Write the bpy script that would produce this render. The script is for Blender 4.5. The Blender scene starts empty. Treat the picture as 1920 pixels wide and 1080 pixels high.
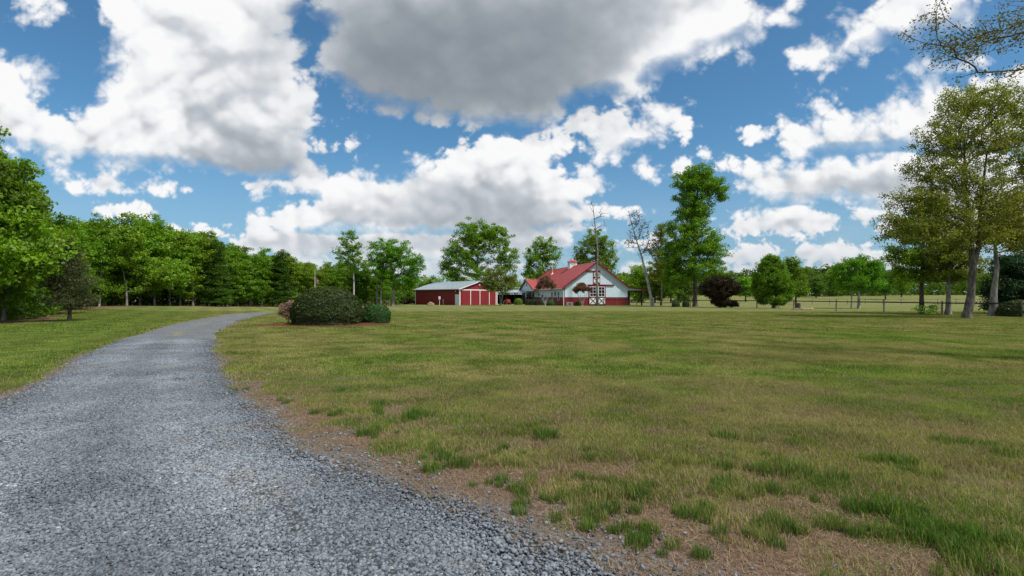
import bpy, math, random
import numpy as np
from mathutils import Vector
sc = bpy.context.scene
# ---------------------------------------------------------------- camera
cam_d = bpy.data.cameras.new('camera'); cam = bpy.data.objects.new('camera', cam_d)
sc.collection.objects.link(cam)
cam.location = (0, 0, 1.6); cam.rotation_euler = (math.radians(90), 0, 0)
cam_d.sensor_width = 36; cam_d.lens = 36 * 1000 / 1920; cam_d.shift_y = 17 / 1920
cam_d.clip_start = 0.05; cam_d.clip_end = 6000
sc.camera = cam
sc.view_settings.view_transform = 'Standard'; sc.view_settings.look = 'None'
sc.view_settings.exposure = 0; sc.view_settings.gamma = 1; sc.view_settings.use_curve_mapping = False
sc.cycles.max_bounces = 6; sc.cycles.transparent_max_bounces = 8
sc.cycles.diffuse_bounces = 3; sc.cycles.glossy_bounces = 2; sc.cycles.transmission_bounces = 3
SUN_EL, SUN_AZ = 56.0, 120.0      # azimuth measured clockwise from +Y
SUN_DIR = Vector((math.sin(math.radians(SUN_AZ)) * math.cos(math.radians(SUN_EL)), math.cos(math.radians(SUN_AZ)) * math.cos(math.radians(SUN_EL)), math.sin(math.radians(SUN_EL))))
sun_d = bpy.data.lights.new('sun', 'SUN'); sun = bpy.data.objects.new('sun', sun_d); sc.collection.objects.link(sun)
sun_d.energy = 4.5; sun_d.angle = math.radians(4); sun_d.color = (1, .95, .87)
sun.rotation_euler = (-SUN_DIR).to_track_quat('-Z', 'Y').to_euler(); sun.location = (0, 0, 60)
# ---------------------------------------------------------------- node helper
class NT:
    def __init__(s, tree): s.t = tree; s.n = tree.nodes; s.l = tree.links
    def new(s, typ, inp=None, **kw):
        n = s.n.new(typ)
        for k, v in kw.items(): setattr(n, k, v)
        for k, v in (inp or {}).items(): s.put(n.inputs[k], v)
        return n
    def put(s, sock, v):
        if isinstance(v, bpy.types.NodeSocket): s.l.new(v, sock)
        else:
            if isinstance(v, tuple) and len(v) == 3 and sock.type == 'RGBA': v = v + (1,)
            sock.default_value = v
    def m(s, op, a, b=None, c=None, clamp=False):
        n = s.n.new('ShaderNodeMath'); n.operation = op; n.use_clamp = clamp
        for i, v in enumerate((a, b, c)):
            if v is not None: s.put(n.inputs[i], v)
        return n.outputs[0]
    def v(s, op, a, b=None, scale=None):
        n = s.n.new('ShaderNodeVectorMath'); n.operation = op
        s.put(n.inputs[0], a)
        if b is not None: s.put(n.inputs[1], b)
        if scale is not None: s.put(n.inputs['Scale'], scale)
        return n.outputs['Value' if op in ('LENGTH', 'DOT_PRODUCT', 'DISTANCE') else 'Vector']
    def noise(s, vec, scale, detail=4, rough=.5, dist=0, lac=2.0):
        n = s.new('ShaderNodeTexNoise', {'Scale': scale, 'Detail': detail, 'Roughness': rough, 'Distortion': dist, 'Lacunarity': lac})
        s.put(n.inputs['Vector'], vec); return n.outputs['Fac']
    def mix(s, f, a, b, blend='MIX'):
        n = s.n.new('ShaderNodeMix'); n.data_type = 'RGBA'; n.blend_type = blend
        s.put(n.inputs[0], f); s.put(n.inputs[6], a); s.put(n.inputs[7], b); return n.outputs[2]
    def mr(s, v, a, b, c=0., d=1., smooth=True):
        n = s.n.new('ShaderNodeMapRange'); n.interpolation_type = 'SMOOTHSTEP' if smooth else 'LINEAR'
        for i, x in enumerate((v, a, b, c, d)): s.put(n.inputs[i], x)
        return n.outputs[0]
# ---------------------------------------------------------------- numeric helpers (noise fields)
def _hash2(ix, iy, seed):
    h = (ix.astype(np.int64) * 374761393 + iy.astype(np.int64) * 668265263 + seed * 1442695041) & 0xffffffff
    h = ((h ^ (h >> 13)) * 1274126177) & 0xffffffff
    return ((h ^ (h >> 16)) & 0xffff).astype(np.float32) / 65535.0
def perlin2(x, y, seed=0):
    ix = np.floor(x); iy = np.floor(y); fx = (x - ix).astype(np.float32); fy = (y - iy).astype(np.float32)
    ix = ix.astype(np.int64); iy = iy.astype(np.int64)
    def g(dx, dy):
        a = _hash2(ix + dx, iy + dy, seed) * 6.2831853
        return np.cos(a) * (fx - dx) + np.sin(a) * (fy - dy)
    u = fx * fx * fx * (fx * (fx * 6 - 15) + 10); v = fy * fy * fy * (fy * (fy * 6 - 15) + 10)
    a = g(0, 0); b = g(1, 0); c = g(0, 1); d = g(1, 1)
    return (a + (b - a) * u + (c - a) * v + (a - b - c + d) * u * v) * 1.41
def fbm2(x, y, octaves=5, seed=0, gain=.5, lac=2.03):
    s = 0; a = 1; n = 0
    for i in range(octaves):
        s = s + a * perlin2(x * lac ** i + i * 17.3, y * lac ** i - i * 9.1, seed + i); n += a; a *= gain
    return s / n
def billow2(x, y, octaves=6, seed=0, gain=.52, lac=2.1):
    s = 0; a = 1; n = 0
    for i in range(octaves):
        s = s + a * np.minimum(np.abs(perlin2(x * lac ** i + i * 7.7, y * lac ** i + i * 3.9, seed + i)) * 1.9, 1); n += a; a *= gain
    return s / n
def sst(a, b, x):
    t = np.clip((x - a) / (b - a), 0, 1); return t * t * (3 - 2 * t)
def poly_sdf(P, x, y):
    """positive inside"""
    d = np.full(x.shape, 1e9, np.float32); ins = np.zeros(x.shape, bool)
    n = len(P)
    for i in range(n):
        ax, ay = P[i]; bx, by = P[(i + 1) % n]
        ex, ey = bx - ax, by - ay
        t = np.clip(((x - ax) * ex + (y - ay) * ey) / (ex * ex + ey * ey + 1e-9), 0, 1)
        d = np.minimum(d, (x - ax - t * ex) ** 2 + (y - ay - t * ey) ** 2)
        if by != ay:
            c = ((ay > y) != (by > y)) & (x < ex * (y - ay) / (by - ay) + ax); ins ^= c
    d = np.sqrt(d); return np.where(ins, d, -d)
# outlines of the cloud masses: thousandths of the tangent of bearing (x - 960) and of elevation (557 - y)
CLOUD_OUTLINES = [
 [(170,-60),(172,20),(178,60),(190,90),(180,115),(200,130),(165,150),(163,175),(175,200),(160,215),(130,205),(100,200),(72,175),(68,150),(80,125),(60,108),(28,95),(0,85),(-60,75),(-140,60),(-140,270),(-60,270),(40,285),(110,300),(200,312),(300,318),(400,325),(450,335),(520,340),(580,330),(588,290),(580,265),(598,240),(600,200),(590,170),(572,150),(560,120),(568,90),(556,60),(562,30),(585,0),(590,-80)],
 [(575,-80),(570,20),(580,30),(600,50),(600,100),(598,130),(620,160),(640,178),(680,200),(740,215),(800,222),(830,232),(900,242),(960,247),(1010,243),(1060,232),(1068,205),(1100,188),(1150,178),(1165,192),(1185,195),(1205,180),(1215,160),(1260,140),(1300,120),(1330,95),(1390,80),(1440,75),(1450,50),(1480,10),(1470,0),(1440,15),(1430,-80)],
 [(450,345),(470,335),(540,328),(575,312),(600,310),(625,322),(680,318),(700,325),(735,345),(770,325),(775,305),(800,310),(830,290),(860,270),(910,255),(930,265),(970,260),(1000,245),(1040,235),(1065,232),(1078,262),(1060,285),(1045,312),(1060,330),(1090,310),(1120,320),(1150,345),(1140,360),(1110,355),(1100,385),(1060,400),(980,400),(900,408),(740,415),(600,410),(600,372),(560,358),(500,360),(460,365)],
 [(1062,252),(1095,205),(1150,190),(1185,188),(1205,206),(1240,200),(1285,196),(1296,230),(1272,264),(1230,276),(1195,285),(1155,308),(1120,305),(1100,280),(1075,272)],
 [(560,330),(700,335),(900,300),(1050,300),(1080,340),(1090,400),(1060,440),(980,450),(560,440),(450,430),(470,405),(540,385),(590,370)],
 [(520,400),(530,385),(560,378),(590,385),(640,375),(720,385),(800,378),(900,392),(1010,388),(1050,402),(1060,420),(1000,440),(700,448),(520,440),(440,446),(455,425),(480,408)],
 [(430,450),(470,430),(560,425),(640,430),(720,420),(820,425),(900,412),(980,405),(1060,410),(1075,440),(1060,470),(1000,500),(800,505),(640,490),(520,480),(430,475)],
 [(1490,100),(1530,82),(1560,65),(1565,35),(1600,10),(1640,-60),(1830,-80),(1850,0),(1800,60),(1700,90),(1650,95),(1600,105),(1560,130),(1530,134),(1505,115)],
 [(1668,150),(1690,120),(1740,103),(1800,108),(1850,120),(1790,137),(1740,142)],
 [(1500,208),(1518,188),(1550,178),(1582,182),(1562,200),(1520,210)],
 [(1396,257),(1420,240),(1460,223),(1487,227),(1477,246),(1440,254)],
 [(1400,300),(1500,310),(1640,270),(1800,270),(1980,280),(1980,420),(1800,440),(1700,440),(1600,380),(1450,385),(1370,350)],
 [(1436,262),(1480,240),(1530,222),(1580,210),(1600,216),(1655,213),(1665,190),(1700,165),(1740,140),(1800,150),(1860,140),(2080,130),(2080,300),(1700,288),(1640,292),(1580,292),(1540,295),(1480,287)],
 [(1368,335),(1420,322),(1480,328),(1510,313),(1530,288),(1570,280),(1620,284),(1720,280),(1850,290),(1850,360),(1720,352),(1650,362),(1560,378),(1480,378),(1420,372),(1370,355)],
 [(1350,440),(1375,402),(1430,390),(1490,376),(1540,384),(1572,420),(1540,442),(1460,447),(1400,442)],
 [(1598,417),(1588,400),(1620,380),(1680,370),(1780,380),(1800,420),(1700,420)],
 [(1486,488),(1508,460),(1560,448),(1620,450),(1655,470),(1620,494),(1540,495)],
 [(1340,490),(1380,460),(1440,452),(1470,470),(1450,492),(1390,500)],
 [(1640,360),(1740,380),(2000,350),(2050,470),(1800,480),(1640,440)],
]
CLOUD_PUFFS = [(195,345,56,15,-6),(150,326,16,7,-20),(292,358,34,8,5),(262,352,14,8,0),(225,396,56,20,0),(653,266,17,14,-30),(610,272,14,8,0),(1262,322,24,20,35),(1214,320,9,15,10),(1362,313,20,9,0),(1172,401,30,12,5),(1457,301,13,9,0),
 (95,11,40,15,-18),(5,33,26,18,0),(1312,430,26,12,10),(1155,308,7,6,0),(1395,118,5,5,0),(700,490,190,26,0),(900,500,180,30,0),(1100,400,40,14,0),(1080,425,50,16,0),(1190,455,60,14,0),(1240,500,90,18,0),(1400,505,90,16,0),(1700,500,200,26,0),(360,440,60,12,0)]
# thick places, where the light from above is used up: x, y, rx, ry, tilt, amount
CLOUD_THICK = [(870,70,330,150,0,.50),(1000,120,190,120,0,.22),(900,190,270,60,0,.24),(700,120,110,100,0,.16),(760,90,90,80,0,.14),(1130,50,120,110,25,.16),(1060,-20,300,70,0,.22),
 (530,285,110,60,0,.24),(440,275,110,45,0,.14),(330,310,280,28,-3,.16),(560,320,70,30,0,.15),(330,90,140,70,-35,.10),(560,30,130,60,0,.10),(440,170,90,60,0,.08),(520,80,60,90,0,.10),
 (760,372,150,24,0,.28),(900,352,110,16,0,.24),(960,388,160,18,0,.30),(760,410,160,16,0,.22),(960,420,150,18,0,.26),(700,455,250,18,0,.26),(1000,470,220,30,0,.22),(600,470,140,20,0,.22),(620,395,60,12,0,.12),
 (1600,270,120,22,0,.14),(1620,345,160,22,0,.30),(1700,352,200,24,0,.20),(1460,362,100,12,0,.14),(1470,428,120,14,0,.22),(1640,415,90,14,0,.2),(1580,485,120,16,0,.22),(1420,485,90,14,0,.2),(90,275,150,30,0,.12),(50,200,60,40,0,.08),(200,230,60,30,0,.08)]
CLOUD_SUNNY = [(240,150,90,65,0,.16),(230,240,130,40,-20,.10),(500,200,90,60,0,.14),(460,40,60,60,-30,.14),(300,80,90,40,-30,.10),(40,130,60,50,0,.14),(1250,90,150,50,28,.22),(1180,150,60,30,40,.2),(1320,40,120,40,20,.2),(1180,230,110,32,5,.1),(940,300,120,30,0,.1),(1000,265,60,25,0,.1),(540,340,90,14,0,.1),(620,345,80,20,0,.08),(360,240,60,22,-15,.16),(270,275,60,20,0,.12),(1560,310,120,24,0,.08),(1620,230,140,24,0,.06)]
def ell(L, x, y, p=2.0):
    s = np.zeros(x.shape, np.float32)
    for (cx, cy, rx, ry, rot, a) in L:
        t = np.radians(rot); dx = x - cx; dy = -(y - cy)
        ax = (dx * np.cos(t) + dy * np.sin(t)) / rx; ay = (-dx * np.sin(t) + dy * np.cos(t)) / ry
        s = s + a * np.exp(-(ax * ax + ay * ay) * .9)
    return s
def upsample(a, H, W):
    h, w = a.shape
    yi = np.clip((np.arange(H) + .5) * h / H - .5, 0, h - 1.001); xi = np.clip((np.arange(W) + .5) * w / W - .5, 0, w - 1.001)
    y0 = yi.astype(int); x0 = xi.astype(int); fy = (yi - y0)[:, None].astype(np.float32); fx = (xi - x0)[None].astype(np.float32)
    r = a[y0] * (1 - fy) + a[y0 + 1] * fy
    return r[:, x0] * (1 - fx) + r[:, x0 + 1] * fx
def sample(a, yi, xi):
    h, w = a.shape
    yi = np.clip(yi, 0, h - 1.001); xi = np.clip(xi, 0, w - 1.001); y0 = yi.astype(np.int32); x0 = xi.astype(np.int32)
    fy = (yi - y0).astype(np.float32); fx = (xi - x0).astype(np.float32)
    return (a[y0, x0] * (1 - fx) + a[y0, x0 + 1] * fx) * (1 - fy) + (a[y0 + 1, x0] * (1 - fx) + a[y0 + 1, x0 + 1] * fx) * fy
def blur(a, r):
    """separable box blur twice, radius r pixels"""
    r = int(max(1, r))
    for _ in range(2):
        for ax in (0, 1):
            p = np.pad(a, [(r + 1, r) if i == ax else (0, 0) for i in (0, 1)], mode='edge').astype(np.float64)
            c = np.cumsum(p, axis=ax)
            a = ((c[2 * r + 1:] - c[:-2 * r - 1]) if ax == 0 else (c[:, 2 * r + 1:] - c[:, :-2 * r - 1])) / (2 * r + 1)
    return a.astype(np.float32)
def wisp_f(n): return sst(-.2, .5, n)
def shade(D, hb, k, x, y, thick, sunny, step):
    """light that reaches each cloud point from above: D density, hb billow relief, k size of the billows"""
    H, W = D.shape
    dens = np.clip(D, 0, 1)
    gy, gx = np.mgrid[0:H, 0:W].astype(np.float32)
    od = np.zeros_like(D)
    for j in range(1, 9):                                    # march towards the light (up, a little to the right)
        o = j * step * k
        od += sample(dens, gy - o, gx + o * .25)
    od /= 8
    own = blur(dens, 3)
    relief = sum(wt * (hb - sample(hb, gy - s_ * k, gx + s_ * k * .45)) for s_, wt in ((step * .5, .55), (step * 1.6, .50), (step * 4, .35)))
    calm = 1 - .60 * sst(.10, .42, thick)
    lit = 1.15 - .24 * od ** 1.5 + .92 * calm * relief * sst(.0, .5, D) - thick + sunny
    return lit
SKY_U0, SKY_U1, SKY_V0, SKY_V1 = -1.06, 1.06, -.02, .62
def cloud_window(W=1664):
    H = int(W * (SKY_V1 - SKY_V0) / (SKY_U1 - SKY_U0))
    U = np.linspace(SKY_U0, SKY_U1, W, dtype=np.float32)[None] + np.zeros((H, 1), np.float32)
    V = np.linspace(SKY_V1, SKY_V0, H, dtype=np.float32)[:, None] + np.zeros((1, W), np.float32)
    x = 960 + U * 1000; y = 557 - V * 1000
    k = (np.maximum(V, 0) + .17)
    lv = [.78, .46, .27]                                     # three sizes of billow, blended by height above the horizon
    lk = np.log(k); ll = np.log(lv)
    ws = [sst(ll[1], ll[0], lk), None, sst(ll[1], ll[2], lk)]; ws[1] = 1 - ws[0] - ws[2]
    def multi(fn, f, *a, sy=1.0):
        return sum(wt * fn(U / q0 * f + i * 31.7, V / q0 * f * sy + i * 12.9, *a) for i, (wt, q0) in enumerate(zip(ws, lv)))
    q = 1000 * k
    wx = multi(fbm2, 4, 3, 11) * .060 * q + multi(fbm2, 14, 3, 21) * .030 * q
    wy = multi(fbm2, 4, 3, 31) * .045 * q + multi(fbm2, 14, 3, 41) * .025 * q
    h4, w4 = H // 3, W // 3
    xs = upsample(x, h4, w4); ys = upsample(y, h4, w4)
    sd = np.full((h4, w4), -1e3, np.float32)
    for P in CLOUD_OUTLINES: sd = np.maximum(sd, poly_sdf(P, xs, ys))
    for (cx, cy, rx, ry, rot) in CLOUD_PUFFS:
        t = np.radians(rot); dx = xs - cx; dy = -(ys - cy)
        r = np.hypot((dx * np.cos(t) + dy * np.sin(t)) / rx, (-dx * np.sin(t) + dy * np.cos(t)) / ry)
        sd = np.maximum(sd, (1 - r) * min(rx, ry) * (1.0))
    thick = ell(CLOUD_THICK, xs, ys); sunny = ell(CLOUD_SUNNY, xs, ys)
    def bent(a, m=1.0):
        gx = (x + wx * m - xs[0, 0]) / (xs[0, -1] - xs[0, 0]) * (w4 - 1); gy = (y + wy * m - ys[0, 0]) / (ys[-1, 0] - ys[0, 0]) * (h4 - 1)
        return sample(a, gy, gx)
    sdw = bent(sd) / q                                        # in billow units
    thw = bent(thick, 1.6); snw = bent(sunny, 1.3)
    hs = multi(billow2, 5.0, 4, 5, .40, sy=1.25)              # soft relief of the mass
    hb = multi(billow2, 11.0, 6, 65, .58, sy=1.15)            # crisp florets along the rims
    sup = sample(sd, (np.arange(H)[:, None] - 14) * (h4 - 1) / (H - 1) + 0 * U, np.arange(W)[None] * (w4 - 1) / (W - 1) + 0 * U)
    snow_ = sample(sd, np.arange(H)[:, None] * (h4 - 1) / (H - 1) + 0 * U, np.arange(W)[None] * (w4 - 1) / (W - 1) + 0 * U)
    base = sst(2, 14, sup - snow_) * sst(60, 10, snow_) * sst(8, 24, upsample(blur(np.maximum(sd, 0), 8), H, W))        # the flat underside of a cloud
    fl = 1 - .65 * base
    D = sdw * 9.0 + (hs - .36) * .9 * fl + (hb - .36) * .70 * fl
    soft = .30 + .5 * base + .60 * wisp_f(multi(fbm2, 2.5, 3, 91)) + .30 * sst(.10, .0, V)
    alpha = sst(-.02, 1, D / soft * .9)
    rim = sst(1.6, .0, D)
    lit = shade(np.minimum(D, 1.2) * .8, blur(hs, 2) * .64 + hb * (.028 + .14 * rim), k / .5, x, y, thw, snw, W / 1664 * 10)
    px, py = U / .5, V / .5
    lit = lit + .14 * fbm2(px * 1.2, py * 2.0, 3, 55) - .07 * base
    hz = sst(.24, .0, V) * .55; lit = lit * (1 - hz) + .80 * hz
    alpha = alpha * (1 - .35 * sst(.10, .0, V))
    wisp2 = np.clip(fbm2(px * 1.2 + 3, py * 4 + 5, 5, 101) * 1.6 + .1, 0, 1) * sst(.22, .06, V)
    return alpha, lit, wisp2, U, V
def cloud_colour(lit):
    xs = [-.2, .15, .35, .55, .75, .92, 1.1]
    R = [.215, .255, .315, .42, .60, .84, .96]; G = [.25, .29, .355, .46, .635, .85, .96]; B = [.29, .33, .395, .505, .675, .87, .965]
    return np.stack([np.interp(lit, xs, c) for c in (R, G, B)], -1).astype(np.float32)
def cloud_sphere(W=1024):
    """the rest of the sky: the same broken cumulus, upper hemisphere, equirectangular"""
    H = W // 4
    az = np.linspace(-np.pi, np.pi, W, dtype=np.float32)[None] + np.zeros((H, 1), np.float32)
    el = np.linspace(np.pi / 2, 0, H, dtype=np.float32)[:, None] + np.zeros((1, W), np.float32)
    z = np.sin(el); k = z + .2; x = np.cos(el) * np.sin(az) / k; y = np.cos(el) * np.cos(az) / k
    c = fbm2(x * 1.5 + 5, y * 1.5, 3, 201) * 1.3
    hb = billow2(x * 4, y * 4, 5, 205)
    D = c + .12 + (hb - .36) * .8 + fbm2(x * 9, y * 9, 3, 207) * .2
    alpha = sst(0, .3, D)
    lit = .98 - .5 * sst(.2, .9, c + .2) + .5 * (hb - .36) 
    return alpha, lit
# ---------------------------------------------------------------- world: Nishita sky with cumulus computed above
def put_image(name, rgb, a):
    H, W = a.shape
    im = bpy.data.images.new(name, W, H, alpha=True, float_buffer=True, is_data=True)
    im.alpha_mode = 'CHANNEL_PACKED'
    px = np.empty((H, W, 4), np.float32); px[..., :3] = rgb; px[..., 3] = a
    im.pixels.foreach_set(np.ascontiguousarray(px[::-1]).ravel()); im.pack(); return im
_a, _l, _w, _U, _V = cloud_window()
img_win = put_image('cumulus_ahead', cloud_colour(_l), np.maximum(_a, _w * .25))
_a2, _l2 = cloud_sphere()
img_sph = put_image('cumulus_around', cloud_colour(_l2), _a2)
world = bpy.data.worlds.new('World'); sc.world = world; world.use_nodes = True
w = NT(world.node_tree); w.n.clear()
dirn = w.v('NORMALIZE', w.new('ShaderNodeTexCoord').outputs['Generated'])
X, Y, Z = w.new('ShaderNodeSeparateXYZ', {0: dirn}).outputs
yy = w.m('MAXIMUM', Y, .05)
U = w.m('DIVIDE', X, yy); V = w.m('DIVIDE', Z, yy)
s_ = w.m('DIVIDE', w.m('SUBTRACT', U, SKY_U0), SKY_U1 - SKY_U0); t_ = w.m('DIVIDE', w.m('SUBTRACT', V, SKY_V0), SKY_V1 - SKY_V0)
uvw = w.new('ShaderNodeCombineXYZ', {0: s_, 1: t_}).outputs[0]
tw = w.n.new('ShaderNodeTexImage'); tw.image = img_win; tw.extension = 'EXTEND'; tw.interpolation = 'Cubic'; w.l.new(uvw, tw.inputs[0])
az = w.m('ARCTAN2', X, Y); el = w.m('ARCSINE', w.m('MAXIMUM', Z, 0.))
uvs = w.new('ShaderNodeCombineXYZ', {0: w.m('ADD', w.m('DIVIDE', az, 2 * math.pi), .5), 1: w.m('DIVIDE', el, math.pi / 2)}).outputs[0]
ts = w.n.new('ShaderNodeTexImage'); ts.image = img_sph; ts.extension = 'EXTEND'; w.l.new(uvs, ts.inputs[0])
inw = w.m('MULTIPLY', w.m('MULTIPLY', w.mr(s_, 0., .03), w.mr(s_, 1., .97)), w.m('MULTIPLY', w.mr(t_, 1., .93), w.m('GREATER_THAN', Y, .06)))
ccol = w.mix(inw, ts.outputs['Color'], tw.outputs['Color'])
calp = w.m('ADD', w.m('MULTIPLY', ts.outputs['Alpha'], w.m('SUBTRACT', 1., inw)), w.m('MULTIPLY', tw.outputs['Alpha'], inw))
sky = w.new('ShaderNodeTexSky', sky_type='NISHITA', sun_disc=False, sun_elevation=math.radians(SUN_EL), sun_rotation=math.radians(SUN_AZ),
            altitude=100, air_density=1.0, dust_density=.6, ozone_density=1.5)
SKY_K = .108
skyc = w.mix(1., sky.outputs[0], (SKY_K * .55, SKY_K * .93, SKY_K * 1.08), 'MULTIPLY')
skyc = w.mix(w.mr(Z, .30, .0, 0., .6), skyc, (.31, .43, .60))
ccol = w.mix(w.mr(Z, .16, .0, 0., .45), ccol, (.55, .60, .67))
bg = w.new('ShaderNodeBackground', {'Color': w.mix(calp, skyc, ccol), 'Strength': 1.0})
w.new('ShaderNodeOutputWorld', {'Surface': bg.outputs[0]})
# ---------------------------------------------------------------- scene helpers
COL = sc.collection
def at(px, py, Y):
    """point at distance Y in the direction of bearing px and height py (thousandths, as for the clouds)"""
    return Vector(((px - 960) / 1000 * Y, Y, 1.6 + (557 - py) / 1000 * Y))
def gx(px, Y): return (px - 960) / 1000 * Y
def tag(o, label=None, cat=None, group=None, kind=None):
    if label: o['label'] = label
    if cat: o['category'] = cat
    if group: o['group'] = group
    if kind: o['kind'] = kind
    return o
def empty(name, loc, rz=0):
    o = bpy.data.objects.new(name, None); o.empty_display_size = .2; COL.objects.link(o)
    o.location = loc; o.rotation_euler = (0, 0, rz); return o
def link_mesh(name, me, mat=None, parent=None):
    o = bpy.data.objects.new(name, me); COL.objects.link(o)
    if mat and not me.materials: me.materials.append(mat)
    if parent: o.parent = parent
    return o
def np_mesh(name, verts, faces, attrs=None, smooth=False):
    """verts (N,3), faces (M,k) arrays"""
    me = bpy.data.meshes.new(name); verts = np.asarray(verts, np.float32); faces = np.asarray(faces, np.int32)
    M, k = faces.shape
    me.vertices.add(len(verts)); me.vertices.foreach_set('co', verts.ravel())
    me.loops.add(M * k); me.loops.foreach_set('vertex_index', faces.ravel())
    me.polygons.add(M); me.polygons.foreach_set('loop_start', np.arange(0, M * k, k, dtype=np.int32))
    me.polygons.foreach_set('loop_total', np.full(M, k, np.int32))
    if smooth: me.polygons.foreach_set('use_smooth', np.ones(M, bool))
    for an, (typ, dat) in (attrs or {}).items():
        a = me.attributes.new(an, typ, 'POINT')
        a.data.foreach_set('vector' if typ == 'FLOAT_VECTOR' else 'value', np.asarray(dat, np.int32 if typ == 'INT' else np.float32).ravel())
    me.update(calc_edges=True); return me
def dup(o, parent=None):
    c = o.copy(); COL.objects.link(c)
    if parent: c.parent = parent
    for ch in list(o.children): dup(ch, c)
    return c
class MB:
    """collects simple solids into one mesh"""
    def __init__(s): s.v = []; s.f = []
    def box(s, x0, x1, y0, y1, z0, z1):
        b = len(s.v); s.v += [(x, y, z) for z in (z0, z1) for y in (y0, y1) for x in (x0, x1)]
        s.f += [[b + i for i in q] for q in ((0, 2, 3, 1), (4, 5, 7, 6), (0, 1, 5, 4), (2, 6, 7, 3), (0, 4, 6, 2), (1, 3, 7, 5))]; return s
    def prism(s, pts, d):
        """closed outline pts (3-D) pushed along vector d"""
        b = len(s.v); n = len(pts); d = Vector(d)
        s.v += [tuple(p) for p in pts] + [tuple(Vector(p) + d) for p in pts]
        s.f += [[b + i for i in range(n)][::-1], [b + n + i for i in range(n)]]
        s.f += [[b + i, b + (i + 1) % n, b + n + (i + 1) % n, b + n + i] for i in range(n)]; return s
    def bar(s, a, b_, r, n=6, r2=None):
        a = Vector(a); b_ = Vector(b_); d = (b_ - a).normalized(); r2 = r if r2 is None else r2
        u = d.orthogonal().normalized(); w_ = d.cross(u); k = len(s.v)
        for c, rr in ((a, r), (b_, r2)):
            for i in range(n):
                t = 2 * math.pi * i / n; s.v.append(tuple(c + (u * math.cos(t) + w_ * math.sin(t)) * rr))
        s.f += [[k + i, k + (i + 1) % n, k + n + (i + 1) % n, k + n + i] for i in range(n)]
        s.f += [[k + i for i in range(n)][::-1], [k + n + i for i in range(n)]]; return s
    def beam(s, a, b_, wd, ht, up=(0, 0, 1)):
        a = Vector(a); b_ = Vector(b_); d = (b_ - a).normalized(); up = Vector(up); sd = d.cross(up).normalized(); up = sd.cross(d)
        q = [sd * wd / 2 + up * ht / 2, -sd * wd / 2 + up * ht / 2, -sd * wd / 2 - up * ht / 2, sd * wd / 2 - up * ht / 2]
        return s.prism([a + p for p in q], b_ - a)
    def ball(s, c, r, nu=10, nv=6, sz=1.0):
        k = len(s.v); c = Vector(c)
        s.v.append(tuple(c + Vector((0, 0, r * sz))))
        for j in range(1, nv):
            ph = math.pi * j / nv
            for i in range(nu):
                t = 2 * math.pi * i / nu; s.v.append(tuple(c + Vector((r * math.sin(ph) * math.cos(t), r * math.sin(ph) * math.sin(t), r * sz * math.cos(ph)))))
        s.v.append(tuple(c - Vector((0, 0, r * sz)))); e = len(s.v) - 1
        for i in range(nu):
            s.f.append([k, k + 1 + i, k + 1 + (i + 1) % nu]); q = k + 1 + (nv - 2) * nu
            s.f.append([e, q + (i + 1) % nu, q + i])
            for j in range(nv - 2):
                a = k + 1 + j * nu; s.f.append([a + i, a + nu + i, a + nu + (i + 1) % nu, a + (i + 1) % nu])
        return s
    def mesh(s, name, smooth=False):
        me = bpy.data.meshes.new(name); me.from_pydata(s.v, [], s.f)
        if smooth: me.polygons.foreach_set('use_smooth', [True] * len(me.polygons))
        me.update(); return me
    def build(s, name, mat, parent=None, smooth=False, label=None):
        o = link_mesh(name, s.mesh(name, smooth), mat, parent)
        if label: o['label'] = label
        return o
# ---------------------------------------------------------------- terrain
YK = np.array([-8, -3, 0, 1.2, 3.06, 3.6, 4.35, 4.73, 5.28, 6.3, 7.5, 8.74, 11.2, 16.3, 23.5, 35.6, 48, 57, 62, 66, 70])
XR = np.array([9.5, 6.0, 3.4, 2.3, .76, .04, -.66, -1.22, -1.92, -2.74, -3.5, -4.5, -6.1, -9.1, -13.1, -18.4, -22.6, -25.0, -22, -12, 4])
YL = np.array([-8, -3, 0, 3, 6, 8.08, 10.1, 14.2, 20, 30.2, 35.6, 48, 57, 62, 66, 70])
XL = np.array([2.5, -.6, -2.7, -4.9, -6.7, -7.8, -8.9, -11.5, -14.7, -19.4, -21.6, -25.8, -27.6, -27.6, -22, -14])
_YY = np.linspace(-8, 70, 800)
def _sm(a, n=15):
    p = np.pad(a, n, mode='reflect', reflect_type='odd'); return np.convolve(p, np.ones(2 * n + 1) / (2 * n + 1), 'same')[n:-n]
_XR = _sm(np.interp(_YY, YK, XR), 6); _XL = _sm(np.interp(_YY, YL, XL), 10)
def road_sd(x, y):
    """distance inside the drive (negative outside), metres"""
    x = np.asarray(x, float); y = np.asarray(y, float)
    xr = np.interp(y, _YY, _XR); xl = np.interp(y, _YY, _XL)
    sl = np.interp(y, _YY, 1 / np.sqrt(1 + np.gradient(_XR, _YY) ** 2)); s2 = np.interp(y, _YY, 1 / np.sqrt(1 + np.gradient(_XL, _YY) ** 2))
    d = np.minimum((xr - x) * sl, (x - xl) * s2)
    return np.where((y > 69.5) | (y < -8), -5, d)
def height(x, y):
    x = np.asarray(x, float); y = np.asarray(y, float)
    h = .05 * fbm2(x * .07, y * .07, 3, 301) * sst(6, 30, y)
    h = h + sst(115, 260, y) * (1.6 + .9 * sst(-40, 140, x)) + sst(260, 1200, y) * 5
    h = h + .45 * np.exp(-((x + 52) ** 2 / 120 + (y - 66) ** 2 / 500))            # low bank at the wood's edge
    sd = road_sd(x, y)
    h = h - .16 * sst(-.6, .5, sd) * sst(50, 60, y)
    return h
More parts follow.
